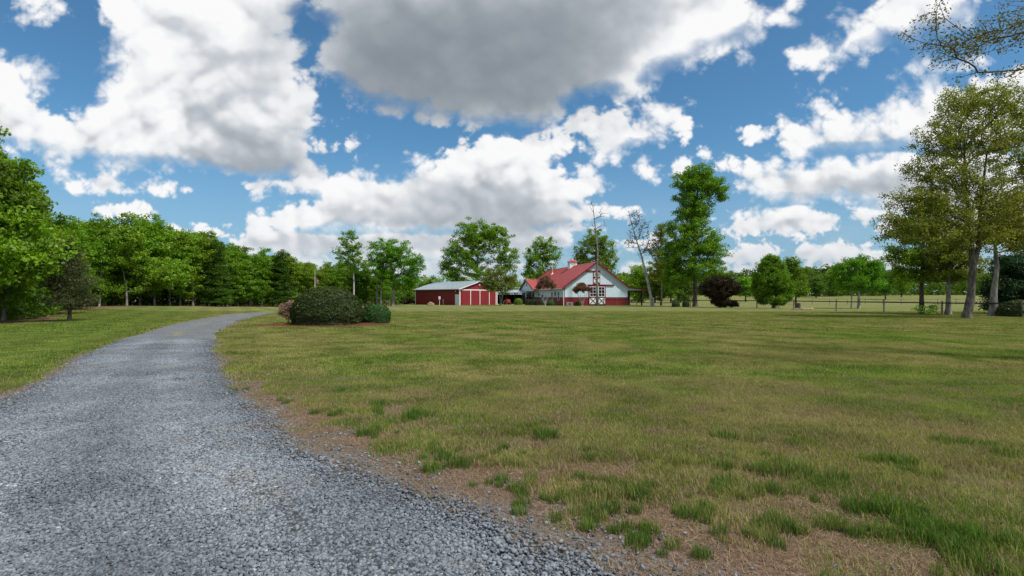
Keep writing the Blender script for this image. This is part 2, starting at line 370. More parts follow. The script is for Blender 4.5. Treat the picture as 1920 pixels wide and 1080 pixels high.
# ---------------------------------------------------------------- materials
def material(name):
    m = bpy.data.materials.new(name); m.use_nodes = True; t = NT(m.node_tree); t.n.clear()
    return m, t
def finish(t, bsdf, bump=None):
    t.new('ShaderNodeOutputMaterial', {'Surface': bsdf})
def principled(t, color, rough=.7, spec=.3, metal=0., normal=None):
    inp = {'Base Color': color, 'Roughness': rough, 'Specular IOR Level': spec, 'Metallic': metal}
    if normal is not None: inp['Normal'] = normal
    return t.new('ShaderNodeBsdfPrincipled', inp).outputs[0]
def pos(t): return t.new('ShaderNodeNewGeometry').outputs['Position']
def objco(t): return t.new('ShaderNodeTexCoord').outputs['Object']
def paint(name, c, rough=.55, var=.12, scale=3., spec=.35, metal=0., grime=.0, groove=None):
    m, t = material(name); o = objco(t)
    n = t.noise(o, scale, 5, .6)
    k = t.mr(n, .3, .7, 1 - var, 1 + var)
    col = t.v('SCALE', c, scale=k)
    if grime:
        z = t.new('ShaderNodeSeparateXYZ', {0: o}).outputs[2]
        g = t.m('MULTIPLY', t.mr(z, .9, .0), t.mr(t.noise(t.v('MULTIPLY', o, (2., 2., .5)), 2.5, 4, .6), .35, .75))
        col = t.mix(t.m('MULTIPLY', g, grime), col, (.16, .12, .09))
    nm = None
    if groove:                                                 # fine corrugation of sheet metal: relief only
        ax, pitch = groove
        s = t.new('ShaderNodeSeparateXYZ', {0: o}).outputs[ax]
        wv = t.m('PINGPONG', s, pitch / 2)
        nm = t.new('ShaderNodeBump', {'Height': t.mr(wv, .0, pitch * .12, 0., 1.), 'Strength': .6, 'Distance': .02}).outputs[0]
    finish(t, principled(t, col, rough, spec, metal, nm)); return m
def leafmat(name, dark, light, trans=.40, gloss=.035, warm=None):
    m, t = material(name)
    a = t.new('ShaderNodeAttribute', attribute_name='tone').outputs['Fac']
    oi = t.new('ShaderNodeObjectInfo').outputs['Random']
    col = t.mix(a, dark, light)
    if warm: col = t.mix(t.mr(t.new('ShaderNodeAttribute', attribute_name='tip').outputs['Fac'], .66, 1.05), col, warm)
    col = t.v('SCALE', col, scale=t.m('ADD', .82, t.m('MULTIPLY', oi, .36)))
    hu = t.new('ShaderNodeCombineXYZ', {0: t.m('ADD', .90, t.m('MULTIPLY', t.m('FRACT', t.m('MULTIPLY', oi, 7.3)), .40)), 1: t.m('ADD', .93, t.m('MULTIPLY', t.m('FRACT', t.m('MULTIPLY', oi, 13.7)), .2)), 2: t.m('ADD', .8, t.m('MULTIPLY', oi, .5))}).outputs[0]
    col = t.v('MULTIPLY', col, hu)
    tc = t.v('MULTIPLY', col, (1.25, 1.35, .55))
    d = t.new('ShaderNodeBsdfDiffuse', {'Color': col}).outputs[0]
    tr = t.new('ShaderNodeBsdfTranslucent', {'Color': tc}).outputs[0]
    mx = t.new('ShaderNodeMixShader', {0: trans, 1: d, 2: tr}).outputs[0]
    g = t.new('ShaderNodeBsdfGlossy', {'Color': (.9, .9, .9, 1), 'Roughness': .45}).outputs[0]
    finish(t, t.new('ShaderNodeMixShader', {0: gloss * .5, 1: mx, 2: g}).outputs[0]); return m
def barkmat(name, c1, c2, scale=6.):
    m, t = material(name); o = objco(t); v = t.v('MULTIPLY', o, (1., 1., .25))
    n = t.noise(v, scale, 6, .65); big = t.noise(o, 1.3, 3, .5)
    col = t.mix(t.mr(n, .35, .65), c1, c2); col = t.v('SCALE', col, scale=t.mr(big, .3, .7, .75, 1.25))
    b = t.new('ShaderNodeBump', {'Height': n, 'Strength': .8, 'Distance': .04}).outputs[0]
    finish(t, principled(t, col, .9, .1, 0., b)); return m
# ---------------------------------------------------------------- lawn, drive, bed
def lawn_colour(t, p):
    """colour of the turf at world position p: olive, greener and strawy patches, mowing streaks"""
    x, y, z = t.new('ShaderNodeSeparateXYZ', {0: p}).outputs
    p2 = t.new('ShaderNodeCombineXYZ', {0: x, 1: y, 2: 0.}).outputs[0]
    big = t.noise(p2, .16, 3, .55); mid = t.noise(p2, .9, 4, .6); fine = t.noise(p2, 7., 4, .65)
    left = t.mr(t.m('ADD', x, t.m('MULTIPLY', y, .60)), 3., -6.)             # the lawn west of the drive is greener
    far = t.mr(y, 30., 95.)
    olive = t.mix(t.mr(mid, .35, .65), (.108, .146, .028), (.245, .245, .082))
    green = t.mix(t.mr(mid, .35, .65), (.066, .138, .014), (.158, .230, .034))
    col = t.mix(t.m('MULTIPLY', t.mr(big, .54, .40), .9), olive, green)
    straw = t.m('MULTIPLY', t.mr(t.noise(p2, .33, 4, .6), .48, .62), t.mr(fine, .35, .62))
    col = t.mix(t.m('MULTIPLY', straw, .75), col, (.33, .275, .13))
    col = t.mix(t.m('MULTIPLY', left, .85), col, green)
    farc = t.mix(t.mr(t.noise(t.v('MULTIPLY', p2, (.35, 1., 1.)), .25, 5, .6), .35, .65), (.165, .195, .060), (.31, .29, .125))
    col = t.mix(t.m('MULTIPLY', far, .55), col, farc)
    # swaths left by the mower, following the drive
    curve = t.m('ADD', t.m('MULTIPLY', y, .34), t.m('MULTIPLY', x, .62)); sw = t.m('SINE', t.m('MULTIPLY', t.m('ADD', curve, t.m('MULTIPLY', t.m('SUBTRACT', mid, .5), .8)), 3.3))
    sw2 = t.m('SINE', t.m('ADD', t.m('MULTIPLY', t.m('ADD', x, t.m('MULTIPLY', y, .55)), 2.3), t.m('MULTIPLY', big, 5.)))
    amp = t.mix(t.mr(y, 6., 20.), (.07, .07, .07), (.10, .10, .10))
    swx = t.mix(left, (0., 0., 0.), (1., 1., 1.))
    mow = t.m('MULTIPLY', t.m('ADD', t.m('MULTIPLY', sw, swx), t.m('MULTIPLY', sw2, t.m('SUBTRACT', 1., swx))), amp)
    col = t.v('SCALE', col, scale=t.m('ADD', 1., mow))
    return col, fine, mid
def edge_band(t, p):
    return t.new('ShaderNodeAttribute', attribute_name='verge').outputs['Fac']
STRAW = (.27, .185, .125)
def make_lawn_mat():
    m, t = material('mown_turf'); p = pos(t)
    col, fine, mid = lawn_colour(t, p)
    vg = edge_band(t, p)
    n = t.noise(p, 2.3, 5, .65); n2 = t.noise(p, 26., 4, .7); n3 = t.noise(p, 95., 3, .7)
    bare = t.mr(t.m('ADD', vg, t.m('MULTIPLY', t.m('SUBTRACT', n, .5), 1.6)), .15, .75)
    soil = t.mix(t.mr(n2, .35, .65), (.095, .064, .044), STRAW)
    grit = t.mix(t.mr(n3, .4, .6), (.10, .11, .12), (.26, .28, .30))
    soil = t.mix(t.mr(t.m('ADD', vg, t.m('MULTIPLY', t.m('SUBTRACT', n2, .5), .8)), .80, 1.05), soil, grit)
    col = t.mix(bare, t.v('SCALE', col, scale=t.mr(n2, .3, .7, .45, .98)), soil)
    # leaf litter under the wood
    x, y, z = t.new('ShaderNodeSeparateXYZ', {0: p}).outputs
    wd = t.mr(t.m('ADD', t.new('ShaderNodeAttribute', attribute_name='litter').outputs['Fac'], t.m('MULTIPLY', t.m('SUBTRACT', mid, .5), .5)), .45, .6)
    col = t.mix(wd, col, t.mix(t.mr(n, .35, .65), (.10, .062, .036), (.21, .135, .085)))
    h = t.m('ADD', n2, t.m('MULTIPLY', n3, .5))
    b = t.new('ShaderNodeBump', {'Height': h, 'Strength': .9, 'Distance': .04}).outputs[0]
    finish(t, principled(t, col, .95, .08, 0., b)); return m
def wood_edge(y): return np.interp(y, [0, 20, 30, 36, 45, 60, 66, 76, 84, 92, 100, 130, 400], [-31, -30, -28.5, -28, -36, -46, -47.5, -47, -40, -33, -26, -22, -22])
lawn_mat = make_lawn_mat()
def graded(a, fine, far, n):
    """line positions, dense near a and growing outward to far"""
    s = [0.]; st = fine
    while s[-1] < far: s.append(s[-1] + st); st *= n
    return a + np.array(s)
gy = np.concatenate([-graded(1., .5, 300, 1.25)[::-1], np.arange(-.8, 14, .10), graded(14, .14, 2600, 1.035)])
gxs = np.concatenate([-graded(13, .22, 2600, 1.06)[::-1], np.arange(-12.9, 12.95, .17), graded(13, .22, 2600, 1.06)])
GX, GY = np.meshgrid(gxs, gy); sdg = road_sd(GX, GY)
GZ = height(GX, GY) - .05 * sst(-.05, .35, sdg) + .012 * fbm2(GX * 2, GY * 2, 3, 5) * (GY < 40)
H_, W_ = GX.shape; ids = np.arange(H_ * W_).reshape(H_, W_)
fq = np.stack([ids[:-1, :-1], ids[:-1, 1:], ids[1:, 1:], ids[1:, :-1]], -1).reshape(-1, 4)
right = GX > np.interp(GY, _YY, (_XR + _XL) / 2)
vw = np.where(right, np.interp(GY, [0, 4, 9, 16, 35, 60], [3.0, 2.9, 1.7, .9, .5, .25]), np.interp(GY, [0, 10, 30, 60], [.5, .55, .3, .15]))
verge = np.clip(1 + sdg / vw, 0, 1.3)
litter = sst(1.5, -1.5, GX - wood_edge(GY)) * sst(20, 24, GY)
lawn = link_mesh('lawn', np_mesh('lawn', np.stack([GX, GY, GZ], -1).reshape(-1, 3), fq, {'verge': ('FLOAT', verge.ravel()), 'litter': ('FLOAT', litter.ravel())}, True), lawn_mat)
tag(lawn, kind='structure')
# the drive
def make_gravel_mat():
    m, t = material('crushed_stone'); p = pos(t)
    vo = t.new('ShaderNodeTexVoronoi', {'Vector': p, 'Scale': 30., 'Randomness': 1.}); vc = t.new('ShaderNodeSeparateColor', {0: vo.outputs['Color']}).outputs[0]
    big = t.noise(p, .7, 4, .6)
    near = t.mr(t.new('ShaderNodeSeparateXYZ', {0: p}).outputs[1], 12., 20.); c = t.mix(vc, (.100, .110, .120), (.290, .310, .330)); c = t.v('SCALE', c, scale=t.m('ADD', .55, t.m('MULTIPLY', near, .62))); c = t.v('SCALE', c, scale=t.mr(big, .3, .7, .86, 1.12))  # bed colour darkened where the stones lie, painting shade into their gaps
    c = t.v('SCALE', c, scale=t.mr(vo.outputs['Distance'], .0, .55, 1.15, .45))
    x, y, z = t.new('ShaderNodeSeparateXYZ', {0: p}).outputs
    mid = t.new('ShaderNodeAttribute', attribute_name='crown').outputs['Fac']
    gr = t.m('MULTIPLY', t.m('MULTIPLY', mid, t.mr(t.noise(p, 1.1, 4, .6), .46, .62)), t.mr(y, 9., 18.))
    c = t.mix(t.m('MULTIPLY', gr, .75), c, (.20, .19, .075))
    b = t.new('ShaderNodeBump', {'Height': t.m('SUBTRACT', 1., vo.outputs['Distance']), 'Strength': .45, 'Distance': .02}).outputs[0]
    finish(t, principled(t, c, .85, .25, 0., b)); return m
yy_ = np.concatenate([np.arange(-8, 16, .12), np.arange(16, 69.4, .35)]); nc = 36
tt = np.linspace(0, 1, nc)
jag = .16 * fbm2(yy_ * 1.3, yy_ * 0, 4, 71) + .05 * fbm2(yy_ * 6, yy_ * 0, 3, 72); jag2 = .13 * fbm2(yy_ * 1.1, yy_ * 0 + 5, 4, 73)
RX = (np.interp(yy_, _YY, _XL) + jag2)[:, None] * (1 - tt) + (np.interp(yy_, _YY, _XR) + jag)[:, None] * tt; RY = yy_[:, None] + 0 * RX
RZ = height(RX, RY) + .012 - .022 * (np.abs(tt[None] - .5) * 2) ** 6 + .018 * np.cos((tt[None] - .5) * 4 * np.pi) * -1 * sst(.0, .2, .5 - abs(tt[None] - .5)) + .010 * fbm2(RX * 1.5, RY * 1.5, 3, 8)
ids = np.arange(RX.size).reshape(RX.shape); fq = np.stack([ids[:-1, :-1], ids[:-1, 1:], ids[1:, 1:], ids[1:, :-1]], -1).reshape(-1, 4)
crown = np.exp(-((tt[None] - .5) / .07) ** 2) + 0 * RX
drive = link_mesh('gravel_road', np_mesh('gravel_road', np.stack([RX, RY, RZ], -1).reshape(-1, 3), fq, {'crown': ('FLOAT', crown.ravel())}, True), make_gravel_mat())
tag(drive, kind='structure')
# ------------- scatter of stones and turf (things nobody could count)
def scatter(name, P, rot, scl, idx, tone, protos, kindlabel=None):
    coll = bpy.data.collections.new(name + '_source')
    for i, me in enumerate(protos):
        coll.objects.link(bpy.data.objects.new('%s_%02d' % (name, i), me))
    me = bpy.data.meshes.new(name); me.vertices.add(len(P)); me.vertices.foreach_set('co', np.asarray(P, np.float32).ravel())
    for an, typ, dat in (('rot', 'FLOAT_VECTOR', rot), ('scl', 'FLOAT_VECTOR', scl), ('idx', 'INT', idx), ('itone', 'FLOAT', tone)):
        a = me.attributes.new(an, typ, 'POINT'); a.data.foreach_set('vector' if typ == 'FLOAT_VECTOR' else 'value', np.asarray(dat, np.int32 if typ == 'INT' else np.float32).ravel())
    me.update(); o = bpy.data.objects.new(name, me); COL.objects.link(o)
    g = bpy.data.node_groups.new(name, 'GeometryNodeTree')
    g.interface.new_socket('Geometry', in_out='INPUT', socket_type='NodeSocketGeometry'); g.interface.new_socket('Geometry', in_out='OUTPUT', socket_type='NodeSocketGeometry')
    t = NT(g); gi = t.n.new('NodeGroupInput'); go = t.n.new('NodeGroupOutput')
    ci = t.n.new('GeometryNodeCollectionInfo'); ci.inputs['Collection'].default_value = coll; ci.inputs['Separate Children'].default_value = True; ci.inputs['Reset Children'].default_value = True
    def na(n, ty):
        a = t.n.new('GeometryNodeInputNamedAttribute'); a.data_type = ty; a.inputs[0].default_value = n; return a.outputs[0]
    ip = t.n.new('GeometryNodeInstanceOnPoints'); t.l.new(gi.outputs[0], ip.inputs['Points']); t.l.new(ci.outputs[0], ip.inputs['Instance'])
    ip.inputs['Pick Instance'].default_value = True; t.l.new(na('idx', 'INT'), ip.inputs['Instance Index'])
    e2r = t.n.new('FunctionNodeEulerToRotation'); t.l.new(na('rot', 'FLOAT_VECTOR'), e2r.inputs[0]); t.l.new(e2r.outputs[0], ip.inputs['Rotation'])
    t.l.new(na('scl', 'FLOAT_VECTOR'), ip.inputs['Scale']); t.l.new(ip.outputs[0], go.inputs[0])
    md = o.modifiers.new('scatter', 'NODES'); md.node_group = g
    tag(o, kind='stuff'); return o
rng = np.random.default_rng(7)
ICO_V = []; _ph = (1 + 5 ** .5) / 2
for a, b in ((-1, _ph), (1, _ph), (-1, -_ph), (1, -_ph)): ICO_V += [(a, b, 0), (0, a, b), (b, 0, a)]
ICO_V = np.array([(-1, _ph, 0), (1, _ph, 0), (-1, -_ph, 0), (1, -_ph, 0), (0, -1, _ph), (0, 1, _ph), (0, -1, -_ph), (0, 1, -_ph), (_ph, 0, -1), (_ph, 0, 1), (-_ph, 0, -1), (-_ph, 0, 1)], float); ICO_V /= np.linalg.norm(ICO_V[0])
ICO_F = np.array([(0,11,5),(0,5,1),(0,1,7),(0,7,10),(0,10,11),(1,5,9),(5,11,4),(11,10,2),(10,7,6),(7,1,8),(3,9,4),(3,4,2),(3,2,6),(3,6,8),(3,8,9),(4,9,5),(2,4,11),(6,2,10),(8,6,7),(9,8,1)])
def rotm(n):
    q = rng.normal(size=(n, 4)); q /= np.linalg.norm(q, axis=1)[:, None]; a, b, c, d = q.T
    return np.stack([1 - 2 * (c * c + d * d), 2 * (b * c - a * d), 2 * (b * d + a * c), 2 * (b * c + a * d), 1 - 2 * (b * b + d * d), 2 * (c * d - a * b), 2 * (b * d - a * c), 2 * (c * d + a * b), 1 - 2 * (b * b + c * c)], -1).reshape(-1, 3, 3)
def stones(n, rad, smin, smax, name):
    r = rad * np.sqrt(rng.random(n)); th = rng.random(n) * 6.283
    c = np.stack([r * np.cos(th), r * np.sin(th), rng.random(n) ** 1.5 * .022], -1)
    s = rng.uniform(smin, smax, n); V = ICO_V[None] * (1 + rng.uniform(-.28, .22, (n, 12, 1))) * (s[:, None, None] * rng.uniform([.75, .55, .38], [1.2, .95, .7], (n, 1, 3)))
    tilt = rotm(n); flat = np.zeros((n, 3, 3)); a = rng.random(n) * 6.283
    flat[:, 0, 0] = np.cos(a); flat[:, 0, 1] = -np.sin(a); flat[:, 1, 0] = np.sin(a); flat[:, 1, 1] = np.cos(a); flat[:, 2, 2] = 1
    use = (rng.random(n) < .45)[:, None, None]; R = np.where(use, tilt, flat)
    V = np.einsum('nij,nkj->nki', R, V) * [1, 1, .8] + c[:, None]
    F = (ICO_F[None] + (np.arange(n) * 12)[:, None, None]).reshape(-1, 3)
    return np_mesh(name, V.reshape(-1, 3), F, {'tone': ('FLOAT', np.repeat(rng.random(n), 12))})
def make_stone_mat():
    m, t = material('stone_chips'); a = t.new('ShaderNodeAttribute', attribute_name='tone').outputs['Fac']; p = pos(t)
    c = t.mix(a, (.068, .080, .095), (.240, .268, .300)); c = t.mix(t.mr(a, .996, .999), c, (.42, .40, .37))
    c = t.mix(t.mr(t.noise(p, .55, 5, .65), .52, .68, 0., .45), c, t.mix(a, (.10, .095, .085), (.27, .25, .215))); c = t.v('SCALE', c, scale=t.mr(t.noise(p, .5, 4, .6), .3, .7, .72, 1.22)); c = t.v('SCALE', c, scale=t.mr(t.new('ShaderNodeAttribute', attribute_type='INSTANCER', attribute_name='itone').outputs['Fac'], 0., 1., .72, 1.16, False)); c = t.v('SCALE', c, scale=t.mr(t.noise(p, 60., 3, .6), .3, .7, .85, 1.15))
    finish(t, principled(t, c, .8, .3)); return m
sm = make_stone_mat()
sp_ = [stones(170, .25, .0095, .020, 'stone_patch') for _ in range(5)] + [stones(120, .25, .012, .024, 'stone_patch') for _ in range(2)] + [stones(14, .22, .010, .022, 'stone_spill') for _ in range(3)]
for me in sp_: me.materials.append(sm)
def track(x, y):
    '''the two wheel tracks are packed and dusty, the crown and shoulders looser and darker'''
    l = (x - np.interp(y, _YY, _XL)) / (np.interp(y, _YY, _XR) - np.interp(y, _YY, _XL)) + .03 * fbm2(x * .4, y * .4, 2, 91)
    return .5 + .5 * (np.exp(-((l - .28) / .09) ** 2) + np.exp(-((l - .68) / .09) ** 2)) - .35 * np.exp(-((l - .98) / .10) ** 2) - .12 * np.exp(-((l - .48) / .06) ** 2)
def in_view(x, y, m=1.2): return np.abs(x) < 1.12 * y + m + 5.5
X0 = rng.uniform(-20, 6, 56000); Y0 = rng.uniform(-1.5, 20, 56000); s0 = road_sd(X0, Y0)
jitter = .18 * fbm2(X0 * .9, Y0 * .9, 3, 77)
dens = np.where(Y0 < 9, 1., .75); keep = (s0 + jitter * 1.3 > .10 + .45 * rng.random(56000) ** 2) & in_view(X0, Y0) & (rng.random(56000) < dens)
xa, ya = X0[keep], Y0[keep]
X1 = rng.uniform(-14, 4, 16000); Y1 = rng.uniform(1.8, 16, 16000); s1 = road_sd(X1, Y1)
k1 = (s1 < .3) & (rng.random(16000) < np.exp(-np.abs(s1 - .1) / .36) * (.35 + .65 * (fbm2(X1 * 1.1, Y1 * 1.1, 3, 79) > 0))) & in_view(X1, Y1)
xb, yb = X1[k1], Y1[k1]
xs_ = np.concatenate([xa, xb]); ys_ = np.concatenate([ya, yb]); n = len(xs_); na_ = len(xa)
zz = height(xs_, ys_) + np.where(np.arange(n) < na_, .008 - .022 * sst(.5, .05, road_sd(xs_, ys_)), -.006)
idx = np.where(np.arange(n) < na_, rng.integers(0, 7, n), rng.integers(7, 10, n))
rot = np.zeros((n, 3)); rot[:, 2] = rng.random(n) * 6.283
scatter('gravel', np.stack([xs_, ys_, zz], -1), rot, np.ones((n, 3)) * rng.uniform(.9, 1.15, (n, 1)), idx, track(xs_, ys_), sp_)
# turf
def blades(n, rad, h0, h1, wd, lean, name, flat=False):
    r = rad * np.sqrt(rng.random(n)); th = rng.random(n) * 6.283; b = np.stack([r * np.cos(th), r * np.sin(th), np.full(n, -.004)], -1)
    h = rng.uniform(h0, h1, n); az = rng.random(n) * 6.283; d = np.stack([np.cos(az), np.sin(az), 0 * az], -1)
    ln = (rng.random(n) ** 1.3) * lean * h; sd = np.stack([-np.sin(az + rng.normal(0, .5, n)), np.cos(az), 0 * az], -1) * wd * rng.uniform(.7, 1.3, (n, 1)) / 2
    up = np.array([0, 0, 1.])
    if flat: mid = b + d * ln[:, None] * .5 + up * (h * .12)[:, None]; tip = b + d * ln[:, None] + up * (h * rng.uniform(.02, .35, n))[:, None]
    else: mid = b + d * ln[:, None] * .3 + up * h[:, None] * .6; tip = b + d * ln[:, None] + up * (h * rng.uniform(.85, 1, n))[:, None]
    V = np.stack([b - sd, b + sd, mid - sd * .8, mid + sd * .8, tip], 1)
    o = (np.arange(n) * 5)[:, None]; F = np.concatenate([o + [0, 1, 3], o + [0, 3, 2], o + [2, 3, 4]])
    return np_mesh(name, V.reshape(-1, 3), F, {'tone': ('FLOAT', np.repeat(rng.random(n), 5)), 'tip': ('FLOAT', np.tile([0, 0, .5, .5, 1], n))})
def make_blade_mat():
    m, t = material('grass_blades'); p = pos(t); col, fine, mid = lawn_colour(t, p)
    it = t.new('ShaderNodeAttribute', attribute_type='INSTANCER', attribute_name='itone').outputs['Fac']
    a = t.new('ShaderNodeAttribute', attribute_name='tone').outputs['Fac']; tp = t.new('ShaderNodeAttribute', attribute_name='tip').outputs['Fac']
    col = t.v('SCALE', col, scale=t.mr(a, 0., 1., .85, 1.6))
    col = t.mix(t.m('MULTIPLY', t.mr(a, .80, .86), .8), col, (.40, .335, .19))
    # itone: 0 as the lawn, 1 dark lush tuft, 2 dead
    col = t.mix(t.m('MULTIPLY', t.mr(it, .3, .9), .8), col, t.mix(a, (.034, .092, .014), (.105, .205, .038)))
    col = t.mix(t.mr(it, 1.3, 1.8), col, t.mix(a, (.15, .100, .066), (.42, .315, .22)))
    d = t.new('ShaderNodeBsdfDiffuse', {'Color': col}).outputs[0]; tr = t.new('ShaderNodeBsdfTranslucent', {'Color': t.v('MULTIPLY', col, (1.2, 1.25, .7))}).outputs[0]
    finish(t, t.new('ShaderNodeMixShader', {0: .35, 1: d, 2: tr}).outputs[0]); return m
gm = make_blade_mat()
gp = [blades(90, .15, .035, .075, .0045, 1.1, 'turf_tuft') for _ in range(5)]                 # 0-4 near turf
gp += [blades(110, .09, .07, .15, .0055, .8, 'lush_tuft') for _ in range(3)]                  # 5-7 lush tufts
gp += [blades(90, .16, .06, .13, .0035, 1.0, 'dead_tuft', True) for _ in range(3)]            # 8-10 lying straw
gp += [blades(160, .36, .04, .075, .010, 1.0, 'turf_patch') for _ in range(3)]                # 11-13 middle distance
gp += [blades(170, .75, .045, .08, .022, .9, 'turf_patch') for _ in range(3)]                 # 14-16 farther
for me in gp: me.materials.append(gm)
PX, PY, PI_, PT, PS = [], [], [], [], []
def add(x, y, i, tn, s): PX.append(x); PY.append(y); PI_.append(i); PT.append(tn); PS.append(s)
def region(n, x0, x1, y0, y1, m=1.0):
    x = rng.uniform(x0, x1, n); y = rng.uniform(y0, y1, n); k = in_view(x, y, m); return x[k], y[k]
def vergeness(x, y):
    s = road_sd(x, y); rt = x > np.interp(y, _YY, (_XR + _XL) / 2)
    wdt = np.where(rt, np.interp(y, [0, 4, 9, 16, 35, 60], [3.0, 2.9, 1.7, .9, .5, .25]), np.interp(y, [0, 10, 30, 60], [.5, .55, .3, .15]))
    return np.clip(1 + s / wdt, -5, 1.6), s
def gp_(px, py): Yg = 1600 / (py - 557); return gx(px, Yg), Yg
BARE = [(1530,950,.30),(1545,1010,.28),(1250,1050,.26),(1560,1060,.25),(1740,1050,.26),(1850,890,.40),(1880,930,.40),(1330,890,.30),(1150,880,.30),(1280,1000,.22),(1000,890,.30),(880,800,.35),(740,775,.35),(1380,1060,.22),(1640,930,.24),(1060,830,.3)]
def clearing(x, y):
    c = 0 * x
    for px, py, r in BARE:
        a, b = gp_(px, py); c = c + np.exp(-(((x - a) / (r * 1.3)) ** 2 + ((y - b) / r) ** 2) ** 1.3)
    return np.clip(c, 0, 1)
# near turf
x, y = region(58000, -15, 17, -1.0, 10.5); v, s = vergeness(x, y)
cl = fbm2(x * 1.1, y * 1.1, 4, 401); c2 = fbm2(x * .35, y * .35, 3, 405)
pr = sst(-.30, .42, cl * 1.5 + c2 * .7 - np.maximum(v, -.4) * 1.45 + .66 + .20 * sst(5, 9, y)); strip = np.where(x > np.interp(y, _YY, (_XR + _XL) / 2), sst(.30, .95, -s + .28 * fbm2(x * 1.6, y * 1.6, 3, 431)), sst(.15, .4, -s)); k = (s < -.12) & (rng.random(len(x)) < pr * strip * (1 - .92 * clearing(x, y)) * 1.05 + .012)
x, y, cl, v = x[k], y[k], cl[k], v[k]; dry = (rng.random(len(x)) < .18 + .25 * sst(.1, -.3, cl))
add(x, y, rng.integers(0, 5, len(x)), np.where(dry, 1.9, .25 * rng.random(len(x))), rng.uniform(.8, 1.15, len(x)))
# lush tufts along the edge of the drive
x, y = region(24000, -16, 18, 0, 22); v, s = vergeness(x, y); cl = fbm2(x * 1.3, y * 1.3, 4, 411)
near_ = sst(9, 4, y); k = (s < -.30) & (cl > .23 - .07 * near_ + .12 * np.abs(v - .35) * (1 - .6 * near_) + .13 * sst(6, 8.5, y)) & (v > -1.6 - 2.5 * near_) & (v < .85); x, y = x[k], y[k]
add(x, y, rng.integers(5, 8, len(x)), rng.uniform(.35, 1.05, len(x)), rng.uniform(.6, 1.2, len(x)))
# the separate bunches that stand out beside the drive
for px, py, w_, c_ in [(910,868,.16,12),(945,908,.20,12),(1015,945,.20,14),(1110,968,.26,22),(1185,1002,.18,14),(1275,1040,.14,8),(1315,965,.16,12),(1100,905,.18,10),(535,752,.16,6),(620,775,.3,12),(690,812,.3,14),(800,852,.18,8),(830,838,.15,6),(1230,930,.2,14),(1440,925,.25,18),(1465,985,.22,20),(1400,1015,.18,14),(1350,875,.18,12),(1500,900,.2,14),(1700,965,.25,18),(1860,1020,.25,20),(1600,1000,.15,10),(1215,1020,.12,8),(1420,870,.3,12),(1780,1000,.2,14),(470,730,.3,8),(960,850,.25,10),(1120,860,.25,10)]:
    a, b = gp_(px, py); c_ = max(3, int(c_ * .6)); x = a + rng.normal(0, w_ * .62, c_); y = b + rng.normal(0, w_ * .42, c_)
    add(x, y, rng.integers(5, 8, c_), rng.uniform(.45, 1.0, c_), rng.uniform(.40, .85, c_))
# lying straw over the verge and through the thin turf
x, y = region(42000, -15, 18, -1.0, 16); v, s = vergeness(x, y); cl = fbm2(x * 1.1, y * 1.1, 4, 401)
k = (s < .10) & ((v > .0) & (rng.random(len(x)) < .9) | (cl < -.02) & (rng.random(len(x)) < .8) & (y < 9) | (rng.random(len(x)) < .15 + .85 * clearing(x, y))); x, y = x[k], y[k]
add(x, y, rng.integers(8, 11, len(x)), np.full(len(x), 2.), rng.uniform(.7, 1.2, len(x)))
# weeds and dead stalks that creep onto the stones
x, y = region(9000, -12, 4, 2.2, 14); v, s = vergeness(x, y); k = (s > -.05) & (s < .9) & (x > np.interp(y, _YY, (_XR + _XL) / 2)) & (rng.random(len(x)) < .30 * np.exp(-s / .3)); x, y = x[k], y[k]
add(x, y, rng.integers(8, 11, len(x)), np.where(rng.random(len(x)) < .25, .6, 2.), rng.uniform(.25, .6, len(x)))
# middle and far
x, y = region(22000, -33, 33, 9.5, 24); v, s = vergeness(x, y); k = (s < -.25) & (fbm2(x * .6, y * .6, 3, 421) > v * .9 - .65); x, y = x[k], y[k]
add(x, y, rng.integers(11, 14, len(x)), .3 * rng.random(len(x)), rng.uniform(.8, 1.15, len(x)))
x, y = region(20000, -70, 70, 22, 58); v, s = vergeness(x, y); k = (s < -.6) & (x > wood_edge(y) - 2); x, y = x[k], y[k]
add(x, y, rng.integers(14, 17, len(x)), .3 * rng.random(len(x)), rng.uniform(.8, 1.15, len(x)))
gxx = np.concatenate(PX); gyy = np.concatenate(PY); n = len(gxx); gid = np.concatenate(PI_)
bed = ((gxx + 10.8) / 4.1) ** 2 + ((gyy - 30.6) / 2.5) ** 2 < 1
k = ~bed; gxx, gyy, gid = gxx[k], gyy[k], gid[k]; gt = np.concatenate(PT)[k]; gs = np.concatenate(PS)[k]; n = len(gxx)
rot = np.zeros((n, 3)); rot[:, 2] = rng.random(n) * 6.283
_sd = road_sd(gxx, gyy); gz = height(gxx, gyy) - .05 * sst(-.05, .35, _sd) + np.where(_sd > 0, .055, 0) * sst(0., .3, _sd)
scatter('grass', np.stack([gxx, gyy, gz], -1), rot, np.repeat(gs[:, None], 3, 1), gid, gt, gp)
